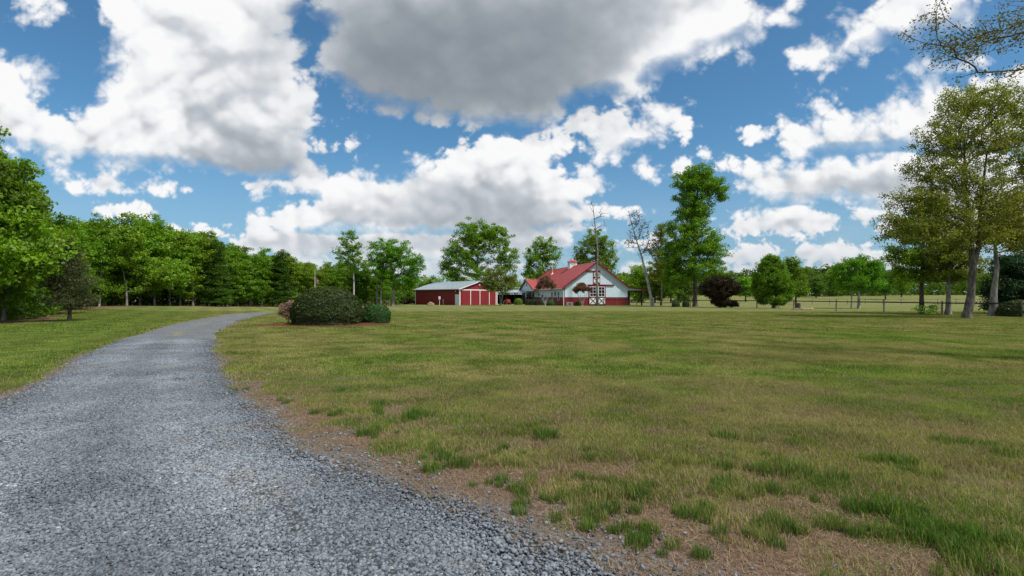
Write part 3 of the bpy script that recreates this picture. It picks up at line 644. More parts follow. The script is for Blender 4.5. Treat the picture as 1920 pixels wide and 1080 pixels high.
# mulch bed round the clipped bushes
a = np.linspace(0, 2 * np.pi, 72, endpoint=False); rings = [0, .35, .7, .9, 1.0]; Vb = []
for r in rings:
    j = 1 + .07 * fbm2(np.cos(a) * 2 + 5, np.sin(a) * 2, 3, 9) * r
    bx = -10.8 + 3.95 * r * np.cos(a) * j; by = 30.6 + 2.35 * r * np.sin(a) * j; Vb.append(np.stack([bx, by, height(bx, by) + .02 + .12 * (1 - r ** 2)], -1))
Vb = np.concatenate(Vb); ids = np.arange(len(Vb)).reshape(len(rings), 72); nx = np.roll(ids, -1, 1)
fb = np.stack([ids[:-1], ids[1:], nx[1:], nx[:-1]], -1).reshape(-1, 4)
m, t = material('bark_mulch'); p = pos(t); n1 = t.noise(p, 14., 5, .7); n2 = t.noise(t.v('MULTIPLY', p, (1., 2.5, 1.)), 30., 4, .7)
finish(t, principled(t, t.mix(t.mr(n1, .35, .65), (.075, .028, .016), (.20, .085, .045)), .95, .05, 0., t.new('ShaderNodeBump', {'Height': n2, 'Strength': 1., 'Distance': .05}).outputs[0]))
tag(link_mesh('mulch_bed', np_mesh('mulch_bed', Vb, fb, None, True), m), kind='structure')
# ---------------------------------------------------------------- trees
def grow(rng, trunk, r_base, env, n_attr, shell=.45, droop=0., steps=3, power=2.4, tip_r=.012, extra=()):
    """skeleton that reaches n_attr points spread through the ellipsoids env = (x, y, z, rx, ry, rz, weight)"""
    T = np.array(trunk, float)
    seg = [T[0]]
    for a, b in zip(T[:-1], T[1:]):
        k = max(2, int(np.linalg.norm(b - a) / .6)); seg += [a + (b - a) * j / k for j in range(1, k + 1)]
    N = list(seg); par = [-1] + list(range(len(seg) - 1)); first_free = max(1, int(len(seg) * .22))
    nt = len(seg); xr = []
    for tr2, rb in extra:
        T2 = np.array(tr2, float); S = [T2[0]]
        for a, b in zip(T2[:-1], T2[1:]):
            k = max(2, int(np.linalg.norm(b - a) / .7)); S += [a + (b - a) * j / k for j in range(1, k + 1)]
        st = len(N); N += S; par += [0] + list(range(st, st + len(S) - 1)); xr.append((st, len(S), rb))
    ne = len(N)
    w = np.array([e[6] * e[3] * e[5] for e in env]); w /= w.sum(); which = rng.choice(len(env), n_attr, p=w)
    A = []
    for e in which:
        cx, cy, cz, rx, ry, rz, _ = env[e]; d = rng.normal(size=3); d /= np.linalg.norm(d); r = rng.random() ** shell
        A.append((cx + d[0] * r * rx, cy + d[1] * r * ry, cz + d[2] * r * rz))
    A = np.array(A); A = A[A[:, 2] > .25]
    mid = T[len(T) // 2]; A = A[np.argsort(np.linalg.norm((A - mid) * [1, 1, .6], axis=1))]
    tips = []
    plen = [0.] * len(N)
    for i in range(1, len(N)): plen[i] = plen[par[i]] + np.linalg.norm(N[i] - N[par[i]])
    for a in A:
        M = np.array(N[first_free:]); d = a - M; L = np.linalg.norm(d, axis=1) + 1e-6
        rise = d[:, 2] / L
        cost = L * (1 + .9 * np.clip(-.10 - rise + droop, 0, 1)) + .10 * np.array(plen[first_free:])
        j = int(np.argmin(cost)) + first_free
        p0 = N[j]; L = L[j - first_free]; k = max(1, min(steps + 2, int(L / .5)))
        bow = np.array([0, 0, -.12 * L if rise[j - first_free] > .3 else .10 * L]) * (1 - droop) + rng.normal(0, .05 * L, 3)
        pj = j
        for s in range(1, k + 1):
            t = s / k; q = p0 + (a - p0) * t + bow * (4 * t * (1 - t)) * .5
            N.append(q); par.append(pj); plen.append(plen[pj] + L / k); pj = len(N) - 1
        tips.append(pj)
    N = np.array(N); n = len(N); R = np.zeros(n)
    pa = np.array(par); free = np.arange(n) >= ne; cnt = np.bincount(pa[1:][pa[1:] >= 0], minlength=n)
    for _ in range(4):                                          # ease the limbs into smooth sweeps
        cs = np.zeros((n, 3)); np.add.at(cs, pa[1:][pa[1:] >= 0], N[1:][pa[1:] >= 0])
        mv = free & (cnt > 0); N[mv] = .45 * N[mv] + .275 * N[pa[mv]] + .275 * cs[mv] / cnt[mv][:, None]
    R[tips] = tip_r ** power
    for i in range(n - 1, 0, -1):
        R[i] = max(R[i], tip_r ** power); R[par[i]] += R[i]
    R = R ** (1 / power)
    t = np.linspace(0, 1, nt)
    prof = r_base * (1 - .80 * t ** .9); prof[:3] *= [1.45, 1.12, 1.03] if nt > 4 else 1
    k = min(1.0, (prof[nt // 3]) / max(R[nt // 3:nt].max(), 1e-6)); R[nt:] *= np.clip(k * .8, .3, 1.1)
    R[:nt] = prof
    for st, ln_, rb in xr: R[st:st + ln_] = rb * (1 - .72 * np.linspace(0, 1, ln_))
    return N, np.array(par), np.maximum(R, tip_r * .6), tips, nt, ne, xr
def tubes(N, par, R, sel, n=5):
    sel = np.array([i for i in sel if par[i] >= 0]); a = N[par[sel]]; b = N[sel]; ra = R[par[sel]].copy(); rb = R[sel]; ra = np.minimum(ra, rb * 1.9)
    d = b - a; d /= (np.linalg.norm(d, axis=1)[:, None] + 1e-9); h = np.where(np.abs(d[:, 2:3]) < .9, [[0, 0, 1.]], [[1., 0, 0]])
    u = np.cross(d, h); u /= np.linalg.norm(u, axis=1)[:, None]; v = np.cross(d, u)
    th = np.arange(n) * 2 * np.pi / n; c = np.cos(th)[None, :, None]; s = np.sin(th)[None, :, None]
    ring = u[:, None] * c + v[:, None] * s
    V = np.concatenate([a[:, None] + ring * ra[:, None, None], b[:, None] + ring * rb[:, None, None]], 1)
    o = (np.arange(len(sel)) * 2 * n)[:, None]; F = np.stack([np.stack([o[:, 0] + i, o[:, 0] + (i + 1) % n, o[:, 0] + n + (i + 1) % n, o[:, 0] + n + i], -1) for i in range(n)], 1).reshape(-1, 4)
    return V.reshape(-1, 3), F
def trunk_mesh(rng, N, R, nt, n=12, flare=.35):
    """one continuous bark surface up the trunk, with buttressed foot"""
    V = []
    for i in range(nt):
        d = N[min(i + 1, nt - 1)] - N[max(i - 1, 0)]; d /= np.linalg.norm(d) + 1e-9
        u = np.cross(d, [0, 1, .01]); u /= np.linalg.norm(u); v = np.cross(d, u)
        f = flare * math.exp(-(N[i][2] - N[0][2]) / .45)
        for k in range(n):
            th = 2 * math.pi * k / n; rr = R[i] / (1.45 if i == 0 else 1.12 if i == 1 else 1) * (1 + f * (1 + .45 * math.sin(th * 5 + 1)) + .06 * math.sin(th * 3 + i * .7) + rng.normal(0, .025))
            V.append(N[i] + (u * math.cos(th) + v * math.sin(th)) * rr)
    V = np.array(V); V[:n, 2] -= .08
    F = [[i * n + k, i * n + (k + 1) % n, (i + 1) * n + (k + 1) % n, (i + 1) * n + k] for i in range(nt - 1) for k in range(n)]
    return V, np.array(F)
def leaves(rng, C, m, rad, size, flat=.6, updir=.35, aspect=.62, drop=.0):
    """m leaves round each cluster centre C"""
    n = len(C) * m; c = np.repeat(C, m, 0); g = rng.normal(size=(n, 3)); g /= np.linalg.norm(g, axis=1)[:, None] + 1e-9
    r = (rng.random(n) ** .5)[:, None] * np.repeat(rng.uniform(.65, 1.3, len(C)), m)[:, None] * rad
    q = c + g * r * [1, 1, flat] - [[0, 0, drop * rad]]
    nrm = rng.normal(size=(n, 3)) * .75 + g * .5 + [[0, 0, updir]]; nrm /= np.linalg.norm(nrm, axis=1)[:, None]
    t = np.cross(nrm, rng.normal(size=(n, 3))); t /= np.linalg.norm(t, axis=1)[:, None] + 1e-9; b = np.cross(nrm, t)
    s = size * rng.uniform(.65, 1.3, (n, 1)); fold = nrm * s * rng.uniform(-.18, .18, (n, 1))
    V = np.stack([q - t * s * .5, q + b * s * aspect * .5 + fold, q + t * s * .5, q - b * s * aspect * .5 + fold], 1).reshape(-1, 3)
    F = np.arange(n * 4).reshape(-1, 4)
    tone = np.clip(np.repeat(rng.random(len(C)), m) * .45 + rng.random(n) * .55, 0, 1)
    out = np.clip((np.linalg.norm(g * r, axis=1) / (rad * 1.3)) * .5 + rng.random(n) * .5, 0, 1)
    return V, F, np.repeat(tone, 4), np.repeat(out, 4)
def build_tree(name, loc, label, cat='tree', group=None, trunk=None, r_base=.2, env=(), n_attr=120, m=60, rad=.55, size=.2, leaf=None, bark=None, seed=1, shell=.45, droop=0., flat=.6, extra=(), rz=0, tip_r=.012, updir=.35, foot=12, drop=0., aspect=.62, bare=0., dens=1.7):
    r = np.random.default_rng(seed); root = empty(name, loc, rz); tag(root, label, cat, group)
    n_attr = int(n_attr * dens); m = int(m * .92); rad *= 1.22
    N, par, R, tips, nt, ne, xr = grow(r, trunk, r_base, env, n_attr, shell, droop, tip_r=tip_r, extra=extra)
    V, F = trunk_mesh(r, N, R, nt, foot); link_mesh('trunk', np_mesh('trunk', V, F, None, True), bark, root)
    V, F = tubes(N, par, R, range(ne, len(N))); V = [V]; F = [F]; off = len(V[0])
    for st, ln_, rb in xr:                                      # further stems from the same foot
        v2, f2 = trunk_mesh(r, N[st:st + ln_], R[st:st + ln_], ln_, 9, .2); link_mesh('stem', np_mesh('stem', v2, f2, None, True), bark, root)
    tag(link_mesh('branches', np_mesh('branches', V[0], F[0], None, True), bark, root), kind='stuff')
    if m:
        C = N[tips]; C = C[r.random(len(C)) >= bare]
        V, F, tone, out = leaves(r, C, m, rad, size, flat, updir, aspect, drop)
        link_mesh('crown', np_mesh('crown', V, F, {'tone': ('FLOAT', tone), 'tip': ('FLOAT', out)}), leaf, root)
    return root
def env_px(px0, Y, items):
    """crown masses given by bearing, height and half-sizes as seen, turned into metres round the foot"""
    k = Y / 1000; out = []
    for (cx, cy, rx, ry, *w_) in items:
        out.append(((cx - px0) * k, (w_[1] if len(w_) > 1 else 0), (557 - cy) * k + 1.6, rx * k, rx * k * .9, ry * k, w_[0] if w_ else 1))
    return out
def foot(px, Y): x = gx(px, Y); return (x, Y, float(height(x, Y)) - .02)
BK_GREY = barkmat('grey_bark', (.115, .105, .09), (.27, .255, .23)); BK_BROWN = barkmat('brown_bark', (.045, .035, .028), (.13, .105, .085))
BK_PALE = barkmat('pale_bark', (.22, .21, .19), (.46, .44, .41), 4.); BK_OAK = barkmat('oak_bark', (.055, .047, .040), (.165, .145, .125), 9.)
LF_MID = leafmat('spring_leaves', (.066, .165, .006), (.178, .340, .014)); LF_DARK = leafmat('dark_leaves', (.036, .095, .007), (.095, .200, .013))
LF_LIME = leafmat('fresh_leaves', (.085, .195, .008), (.215, .370, .020)); LF_OLIVE = leafmat('olive_leaves', (.070, .110, .010), (.180, .225, .026), warm=(.165, .085, .045))
LF_OAKY = leafmat('young_oak_leaves', (.092, .128, .012), (.225, .275, .030), warm=(.17, .080, .048)); LF_RED = leafmat('bronze_leaves', (.10, .048, .030), (.20, .105, .060), .25)
LF_WINE = leafmat('wine_leaves', (.014, .014, .007), (.042, .043, .016), .10); LF_BOX = leafmat('clipped_leaves', (.022, .040, .008), (.072, .108, .022), .15)
LF_HEDGE = leafmat('hedge_leaves', (.022, .058, .012), (.050, .115, .020), .2); LF_CEDAR = leafmat('cedar_sprays', (.038, .045, .014), (.090, .100, .028), .15)
LF_PINE = leafmat('evergreen_sprays', (.012, .036, .012), (.030, .075, .022), .12); LF_PINK = leafmat('pinkish_leaves', (.19, .115, .065), (.38, .23, .15), .3)
# --- left wood: seven trees, then copies of them
protos = []
def wood_tree(seed, H, wid, leaf, bark, low=.12, n_attr=170, name='broadleaf_tree', shape=0, m=64, size=.25):
    r = np.random.default_rng(seed); tr = [(0, 0, 0)]
    x = y = 0
    for i in range(1, 5): x += r.normal(0, .12); y += r.normal(0, .12); tr.append((x, y, H * .82 * i / 4))
    if shape == 0:
        env = [(r.normal(0, .3), r.normal(0, .3), H * .60, wid * .8, wid * .8, H * .26, 1), (r.normal(0, wid * .3), r.normal(0, wid * .3), H * .80, wid * .55, wid * .55, H * .20, .9), (r.normal(0, wid * .4), r.normal(0, wid * .4), H * .36, wid * .85, wid * .85, H * .20, .9), (wid * .4, -.2, H * .7, wid * .5, wid * .5, H * .14, .7), (-wid * .45, 0, H * .62, wid * .5, wid * .5, H * .14, .7), (0, 0, H * low * 1.6, wid * .7, wid * .7, H * .10, .5)]
    elif shape == 1: env = [(0, 0, H * (.12 + .80 * k / 6), wid * (1 - k / 7.5), wid * (1 - k / 7.5), H * .09, 1) for k in range(7)]
    else: env = [(0, 0, H * .74, wid * .62, wid * .62, H * .24, 1), (wid * .2, 0, H * .52, wid * .5, wid * .5, H * .14, .6)]
    return build_tree(name, (0, 0, 0), 'x', 'tree', None, tr, .05 + H * .0065, env, n_attr, m, .62 * H / 11, size, leaf, bark, seed, flat=.5 if shape != 1 else .3, droop=.25 if shape == 1 else 0.)
protos = [wood_tree(11, 11.5, 3.1, LF_MID, BK_GREY), wood_tree(12, 12.5, 3.5, LF_LIME, BK_PALE), wood_tree(13, 10.5, 2.9, LF_MID, BK_BROWN), wood_tree(14, 12.0, 3.2, LF_LIME, BK_GREY, n_attr=170),
          wood_tree(15, 11.0, 2.7, LF_DARK, BK_BROWN), wood_tree(16, 12.5, 2.4, LF_DARK, BK_BROWN, shape=1, name='conifer_tree', size=.2), wood_tree(17, 12.0, 2.8, LF_MID, BK_PALE, shape=2, n_attr=110)]
PH = [11.5, 12.5, 10.5, 12.0, 11.0, 12.5, 12.0]
used = set()
def plant(i, x, y, h, rz, label, group, wid=1.):
    o = protos[i]
    if i in used: o = dup(o)
    used.add(i)
    s = h / PH[i]; o.location = (x, y, float(height(x, y)) - .03); o.rotation_euler = (0, 0, rz); o.scale = (s * wid, s * wid, s)
    tag(o, label, 'tree', group); return o
rw = random.Random(5)
# the front row as it stands along the grass: bearing, distance, top
FRONT = [(-110,31,225,1),(-76,33,215,3),(-34,34,236,4),(6,36.5,335,0),(-95,40,200,3),(66,46,398,3),(128,55,420,2),(158,63,415,0),(186,66,404,1),(212,71,420,4),(238,70,408,3),(262,75,410,0),(290,76,402,1),(318,78,424,6),(338,78,432,3),(362,79,428,0),(388,81,436,2),(404,80,452,5),(415,79.0,456,5),(426,82,468,1),(447,83,472,2),(468,85,462,3),(490,86,474,0),(512,88,470,4),(530,87.5,468,5),(541,89,472,6),(556,90,484,1),(578,91,492,2),(598,93,488,3),(618,94,490,0),(640,96,486,1),(664,97,492,4),(684,99,496,2),(706,101,500,0),(726,104,504,3)]
words = {0: 'mid green broadleaf tree, grey trunk', 1: 'bright green spreading tree, pale trunk', 2: 'rounded green tree, brown trunk', 3: 'yellow-green tree, grey trunk', 4: 'dark dense tree, brown trunk', 5: 'dark brownish tapering conifer', 6: 'slim green tree, bare pale lower trunk'}
ORD = 'first second third fourth fifth sixth seventh eighth ninth tenth eleventh twelfth thirteenth fourteenth fifteenth sixteenth seventeenth eighteenth nineteenth twentieth twenty-first twenty-second'.split()
for k, (px, Y, top, i) in enumerate(FRONT):
    h = (557 - top) / 1000 * Y + 1.6
    if px < 130: q = sorted([f[0] for f in FRONT if f[0] < 130], reverse=True).index(px); where = ', ' + ORD[q] + ' to the left of the lone cedar'
    elif px < 550: q = sorted([f[0] for f in FRONT if 130 < f[0] < 550]).index(px); where = ', ' + ORD[q] + ' to the right of the lone cedar'
    else: q = sorted([f[0] for f in FRONT if f[0] > 550]).index(px); where = ', ' + ORD[q] + ' wood-edge tree right of the lamp post'
    plant(i, gx(px, Y), Y, h, rw.uniform(0, 6.28), words[i] + where, 'trees in the front row of the wood', 1.0)
# rows behind
for row, (off, cnt) in enumerate(((9, 30), (20, 28), (34, 26))):
    for k in range(cnt):
        px = -90 + (880 + 40) * (k + rw.uniform(-.3, .3)) / cnt; Y = float(np.interp(px, [-90, 60, 130, 240, 400, 560, 720, 860], [32, 38, 56, 72, 81, 90, 102, 118])) + off * rw.uniform(.8, 1.2)
        top = float(np.interp(px, [-90, -40, 10, 60, 110, 180, 300, 400, 500, 600, 740, 860], [215, 265, 350, 392, 405, 412, 412, 440, 470, 490, 505, 530])) + rw.uniform(2, 22)
        h = min((557 - top) / 1000 * Y + 1.6, 16.5); i = rw.choice([0, 1, 2, 3, 4, 0, 3, 6])
        plant(i, gx(px, Y), Y, h, rw.uniform(0, 6.28), words[i] + ', deep in the wood behind its front row', 'trees deeper in the wood', 1.15)
# brush at the foot of the wood: one tangled mass
r = np.random.default_rng(31)
n = 1500; pxs = r.uniform(-80, 760, n); Yb = np.interp(pxs, [-90, 90, 130, 240, 400, 560, 720, 860], [34, 36, 58, 73, 82, 91, 104, 118]) + r.uniform(1.5, 14, n)
C = np.stack([(pxs - 960) / 1000 * Yb, Yb, r.random(n) ** 1.4 * 2.6 + .3], -1); C[:, 2] += height(C[:, 0], C[:, 1])
V, F, tone, out = leaves(r, C, 26, .8, .30, .7)
tag(link_mesh('undergrowth', np_mesh('undergrowth', V, F, {'tone': ('FLOAT', tone), 'tip': ('FLOAT', out)}), LF_DARK), kind='stuff')
# --- far wood beyond the fields, one mass
n = 5200; pxs = r.uniform(1120, 2300, n); Yb = r.uniform(235, 300, n) + 30 * np.sin(pxs / 90.); X_ = (pxs - 960) / 1000 * Yb
top = 11.5 + 3.0 * fbm2(X_ * .05, X_ * 0, 4, 9) + 3.5 * fbm2(X_ * .22, Yb * .05, 3, 19)
C = np.stack([X_, Yb, r.random(n) * top + .1], -1); C[:, 2] += height(C[:, 0], C[:, 1])
V, F, tone, out = leaves(r, C, 22, 1.8, 1.0, .8)
tag(link_mesh('far_woods', np_mesh('far_woods', V, F, {'tone': ('FLOAT', tone), 'tip': ('FLOAT', out)}), LF_DARK), kind='stuff')
n = 2200; X_ = r.uniform(-330, 60, n); Yb = r.uniform(190, 230, n) ; top = 8 + 3 * fbm2(X_ * .06, X_ * 0, 3, 29)
C = np.stack([X_, Yb, r.random(n) * top + .1], -1); C[:, 2] += height(C[:, 0], C[:, 1])
V, F, tone, out = leaves(r, C, 30, 1.7, .75, .7)
tag(link_mesh('far_woods', np_mesh('far_woods', V, F, {'tone': ('FLOAT', tone), 'tip': ('FLOAT', out)}), LF_MID), kind='stuff')
# --- cedar standing free before the wood
Y = 35.5; build_tree('cedar_tree', foot(130, Y), 'dark brownish-green cedar standing alone on the grass before the wood', 'tree', None, [(0, 0, 0), (.05, 0, 1.5), (.05, .1, 3.2), (0, .1, 5.0)], .10,
    env_px(130, Y, [(135, 560, 48, 22), (132, 530, 44, 24), (130, 500, 34, 22), (128, 475, 22, 18), (128, 455, 10, 12)]), 240, 80, .42, .11, LF_CEDAR, BK_BROWN, 41, .5, .5, .4, aspect=.3)
# --- trees round the buildings
Y = 86; build_tree('slim_tree', foot(663, Y), 'tall slim tree with small open crown and straight pale trunk', 'tree', None, [(0, 0, 0), (.05, 0, 4), (-.1, .1, 7.5), (-.3, 0, 11.0)], .17,
    env_px(663, Y, [(655, 452, 20, 22), (668, 470, 18, 20), (646, 478, 20, 22), (672, 495, 18, 16), (655, 505, 26, 14)]), 100, 42, .50, .23, LF_MID, BK_PALE, 42, .5)
Y = 94; build_tree('broad_tree', foot(736, Y), 'broad green tree with cluster of grey trunks left of the red barn', 'tree', None, [(0, 0, 0), (.1, 0, 3), (-.1, 0, 6.5), (-.2, 0, 11.5)], .32,
    env_px(736, Y, [(722, 468, 34, 26), (745, 478, 34, 30), (712, 500, 26, 28), (765, 500, 30, 28), (782, 492, 16, 16), (735, 520, 34, 20), (770, 528, 20, 14)]), 260, 62, .60, .24, LF_MID, BK_GREY, 43, .5,
    extra=[([(-2.8, .6, 0), (-2.9, .6, 4), (-2.3, .5, 8)], .2), ([(-2.0, -.4, 0), (-1.9, -.4, 4), (-1.5, 0, 7.5)], .18)])
Y = 118; build_tree('big_maple', foot(893, Y), 'largest leafy tree rising behind the red metal barn, twin-lobed crown', 'tree', None, [(0, 0, 0), (0, 0, 4), (.3, 0, 9), (.5, 0, 14.5)], .42,
    env_px(893, Y, [(882, 432, 34, 26), (905, 445, 32, 30), (862, 478, 32, 38), (885, 480, 36, 40), (940, 462, 30, 36), (925, 435, 26, 18), (948, 490, 24, 30), (850, 512, 24, 24), (900, 515, 44, 18), (838, 496, 14, 18)]), 420, 66, .72, .30, LF_MID, BK_GREY, 44, .5)
Y = 98; build_tree('small_tree', foot(938, Y), 'small olive-green tree leaning over the right corner of the red barn', 'tree', None, [(0, 0, 0), (.4, 0, 1.6), (.35, 0, 3.2), (0, 0, 5.6)], .14,
    env_px(938, Y, [(930, 518, 26, 20), (912, 528, 14, 14), (945, 535, 26, 16), (958, 522, 12, 14), (925, 542, 20, 8)]), 150, 44, .48, .20, LF_OLIVE, BK_GREY, 45, .5, extra=[([(.1, 0, 0), (-.1, 0, 2), (.7, 0, 4)], .09)])
Y = 134; build_tree('rounded_tree', foot(1017, Y), 'rounded green tree directly behind the porch end of the white barn', 'tree', None, [(0, 0, 0), (0, 0, 5), (.2, 0, 13.5)], .28,
    env_px(1017, Y, [(1020, 460, 22, 18), (1005, 482, 22, 24), (1032, 480, 20, 24), (1015, 510, 30, 22), (992, 505, 14, 20)]), 170, 56, .75, .32, LF_MID, BK_BROWN, 46, .5)
Y = 132; build_tree('rounded_tree', foot(1117, Y), 'leafy green tree behind the ridge of the white barn', 'tree', None, [(0, 0, 0), (0, 0, 6), (0, 0, 15)], .3,
    env_px(1117, Y, [(1115, 448, 26, 20), (1098, 470, 22, 24), (1132, 468, 22, 26), (1142, 490, 18, 20), (1112, 495, 34, 22), (1088, 490, 14, 20)]), 220, 56, .72, .32, LF_MID, BK_BROWN, 47, .5)
# bare snag in front of the gable
Y = 97; build_tree('dead_tree', foot(1120, Y), 'tall bare dead tree standing before the white gable', 'tree', None, [(0, 0, 0), (-.05, 0, 6), (.05, 0, 10), (-.35, 0, 14), (-.8, 0, 18.2)], .24,
    [(-.9, 0, 18.5, .9, .9, 1.6, 1), (.9, 0, 16.5, 1.1, .8, 2.0, 1.2), (-1.0, 0, 14.8, 1.1, .8, 1.6, 1), (1.3, 0, 14.5, .9, .7, 1.2, .7), (0, 0, 11.5, 1.2, .8, 1.5, .4)], 34, 0, .3, .2, None, BK_GREY, 48, .5, tip_r=.035)
Y = 92; build_tree('leaning_tree', foot(1224, Y), 'leaning half-dead tree with white trunk and sparse dark leaves', 'tree', None, [(0, 0, 0), (-.8, 0, 4), (-1.9, 0, 8.5), (-3.0, 0, 12), (-4.2, 0, 16.5)], .27,
    env_px(1224, Y, [(1190, 410, 16, 20), (1205, 430, 20, 22), (1182, 450, 14, 22), (1208, 470, 16, 18), (1218, 450, 10, 12)]), 110, 9, .42, .20, LF_WINE, BK_PALE, 49, .5, tip_r=.02)
Y = 100; build_tree('olive_tree', foot(1240, Y), 'olive-green tree beside the leaning white trunk', 'tree', None, [(0, 0, 0), (0, 0, 4), (0, 0, 10)], .2,
    env_px(1240, Y, [(1238, 440, 16, 20), (1232, 470, 20, 22), (1245, 500, 20, 20), (1225, 520, 16, 14)]), 120, 46, .55, .23, LF_OLIVE, BK_BROWN, 50, .5)
Y = 89; build_tree('tall_tree', foot(1303, Y), 'tallest bright green tree, narrow waist and overhanging top', 'tree', None, [(0, 0, 0), (0, 0, 5), (-.1, 0, 11), (.3, 0, 17), (.6, 0, 21.5)], .36,
    env_px(1303, Y, [(1312, 325, 30, 20), (1283, 340, 26, 18), (1340, 350, 24, 22), (1350, 372, 14, 14), (1310, 352, 36, 24), (1290, 374, 28, 16), (1305, 385, 34, 16), (1300, 400, 36, 16), (1290, 425, 42, 24), (1300, 455, 54, 30), (1335, 470, 32, 32), (1270, 480, 30, 34), (1300, 505, 50, 24), (1340, 512, 24, 18), (1265, 520, 22, 26)]), 560, 76, .66, .24, LF_MID, BK_BROWN, 51, .45, dens=2.1)
for k, (px, Y, top, wd, lf) in enumerate([(1196, 140, 492, 22, LF_MID), (1228, 138, 486, 26, LF_DARK), (1258, 135, 480, 24, LF_MID), (1284, 140, 498, 24, LF_DARK)]):
    h = (557 - top) / 1000 * Y; build_tree('background_tree', foot(px, Y), ['green tree seen past the lean-to roof of the white barn', 'dark green tree behind the leaning white trunk', 'green tree between the leaning trunk and the tallest tree', 'dark green tree behind the trunk of the tallest tree'][k], 'tree', 'trees behind the white barn', [(0, 0, 0), (0, 0, h * .8)], .2,
        env_px(px, Y, [(px, top + 20, wd * .8, 18), (px - 8, top + 45, wd, 24), (px + 9, top + 40, wd * .8, 20), (px, top + 64, wd, 14)]), 130, 46, .9, .34, lf, BK_BROWN, 60 + k, .5)
# wine-dark shrub and its small neighbour
Y = 80; build_tree('purple_leaf_bush', foot(1350, Y), 'large dark purple-brown bush spreading from a narrow foot', 'bush', None, [(0, 0, 0), (0, 0, 1.2), (.1, 0, 2.6)], .16,
    env_px(1350, Y, [(1348, 530, 26, 13), (1328, 540, 18, 12), (1372, 540, 18, 12), (1350, 548, 26, 14), (1350, 566, 16, 10)]), 420, 100, .38, .16, LF_WINE, BK_BROWN, 70, .4, flat=.8)
Y = 78.5; build_tree('dark_shrub', foot(1372, Y), 'low dark shrub at the foot of the purple bush', 'bush', None, [(0, 0, 0), (0, 0, .5)], .05,
    env_px(1372, Y, [(1368, 569, 12, 8), (1376, 571, 9, 6)]), 90, 60, .22, .11, LF_WINE, BK_BROWN, 71, .4, flat=.8)
Y = 76; build_tree('round_tree', foot(1450, Y), 'dense rounded bright green tree leafy to the ground by the fence', 'tree', None, [(0, 0, 0), (0, 0, 3), (0, 0, 6.4)], .2,
    env_px(1450, Y, [(1444, 496, 23, 17), (1445, 522, 32, 27), (1430, 545, 20, 18), (1468, 545, 20, 22), (1448, 562, 28, 10), (1456, 503, 14, 16)]), 430, 90, .44, .19, LF_LIME, BK_GREY, 72, .35, flat=.8)
Y = 112; build_tree('background_tree', foot(1492, Y), 'green tree half hidden behind the dense rounded tree', 'tree', None, [(0, 0, 0), (0, 0, 7)], .2,
    env_px(1492, Y, [(1485, 500, 16, 20), (1492, 525, 20, 24), (1498, 545, 16, 12)]), 110, 50, .7, .28, LF_MID, BK_BROWN, 73, .5)
Y = 74; build_tree('field_tree', foot(1610, Y), 'spreading green tree on two pale trunks behind the rail fence', 'tree', None, [(0, 0, 0), (.02, 0, 2), (-.1, 0, 5.5)], .19,
    env_px(1610, Y, [(1605, 495, 28, 18), (1585, 510, 26, 18), (1632, 505, 24, 20), (1605, 530, 38, 20), (1640, 530, 18, 14)]), 230, 62, .52, .20, LF_MID, BK_PALE, 74, .45, extra=[([(-1.0, .1, 0), (-.9, .1, 1.8), (-.5, 0, 4)], .11)])
# clumps in front of the far wood
for k, (px, Y, top) in enumerate([(1398, 150, 518), (1530, 190, 522), (1555, 215, 517), (1660, 170, 512), (1690, 200, 516)]):
    h = (557 - top) / 1000 * Y + 1.6; build_tree('field_edge_tree', foot(px, Y), ['small tree between the purple bush and the rounded tree', 'far tree just right of the dense rounded tree', 'pointed far tree left of the double-trunked tree', 'far tree right of the double-trunked tree', 'far tree behind the left tips of the big oak'][k], 'tree', None, [(0, 0, 0), (0, 0, h * .8)], .2,
        [(0, 0, h * .55, h * .35, h * .35, h * .38, 1), (.5, 0, h * .8, h * .2, h * .2, h * .16, .6)], 90, 40, 1.0, .42, [LF_MID, LF_DARK][k % 2], BK_BROWN, 80 + k, .5)
# --- group at right: the oak, its neighbours
Y = 40; build_tree('oak_tree', foot(1812, Y), 'big oak with forking dark trunk, olive leaves tinged brown', 'tree', None, [(0, 0, 0), (.35, 0, 1.8), (.5, 0, 4.0), (.45, .2, 6.5), (.1, .2, 10), (-.2, 0, 13.5)], .28,
    env_px(1812, Y, [(1790, 200, 48, 38), (1850, 190, 56, 36), (1905, 215, 46, 50), (1770, 260, 60, 40), (1840, 265, 80, 50), (1930, 300, 60, 60), (1745, 320, 56, 36), (1800, 340, 70, 44), (1715, 372, 54, 28), (1780, 400, 66, 34), (1865, 380, 70, 50), (1690, 412, 44, 22), (1740, 435, 70, 26), (1830, 445, 80, 30), (1920, 430, 50, 40), (1665, 442, 26, 12)]), 1350, 42, .43, .135, LF_OAKY, BK_OAK, 90, .5, tip_r=.010, foot=16,
    extra=[([(.45, 0, 3.6), (1.1, .2, 5.5), (1.4, .4, 8.5), (1.8, .3, 12.5)], .2)], bare=.06)
Y = 51; build_tree('green_maple', foot(1728, Y), 'green tree with straight dark trunk left of the big oak', 'tree', None, [(0, 0, 0), (0, 0, 2.5), (.05, 0, 6), (.3, 0, 9.5)], .22,
    env_px(1728, Y, [(1740, 390, 30, 24), (1715, 430, 40, 30), (1760, 440, 36, 34), (1690, 475, 34, 24), (1735, 490, 50, 26), (1700, 515, 40, 18), (1765, 515, 34, 16)]), 330, 58, .46, .17, LF_MID, BK_BROWN, 91, .5)
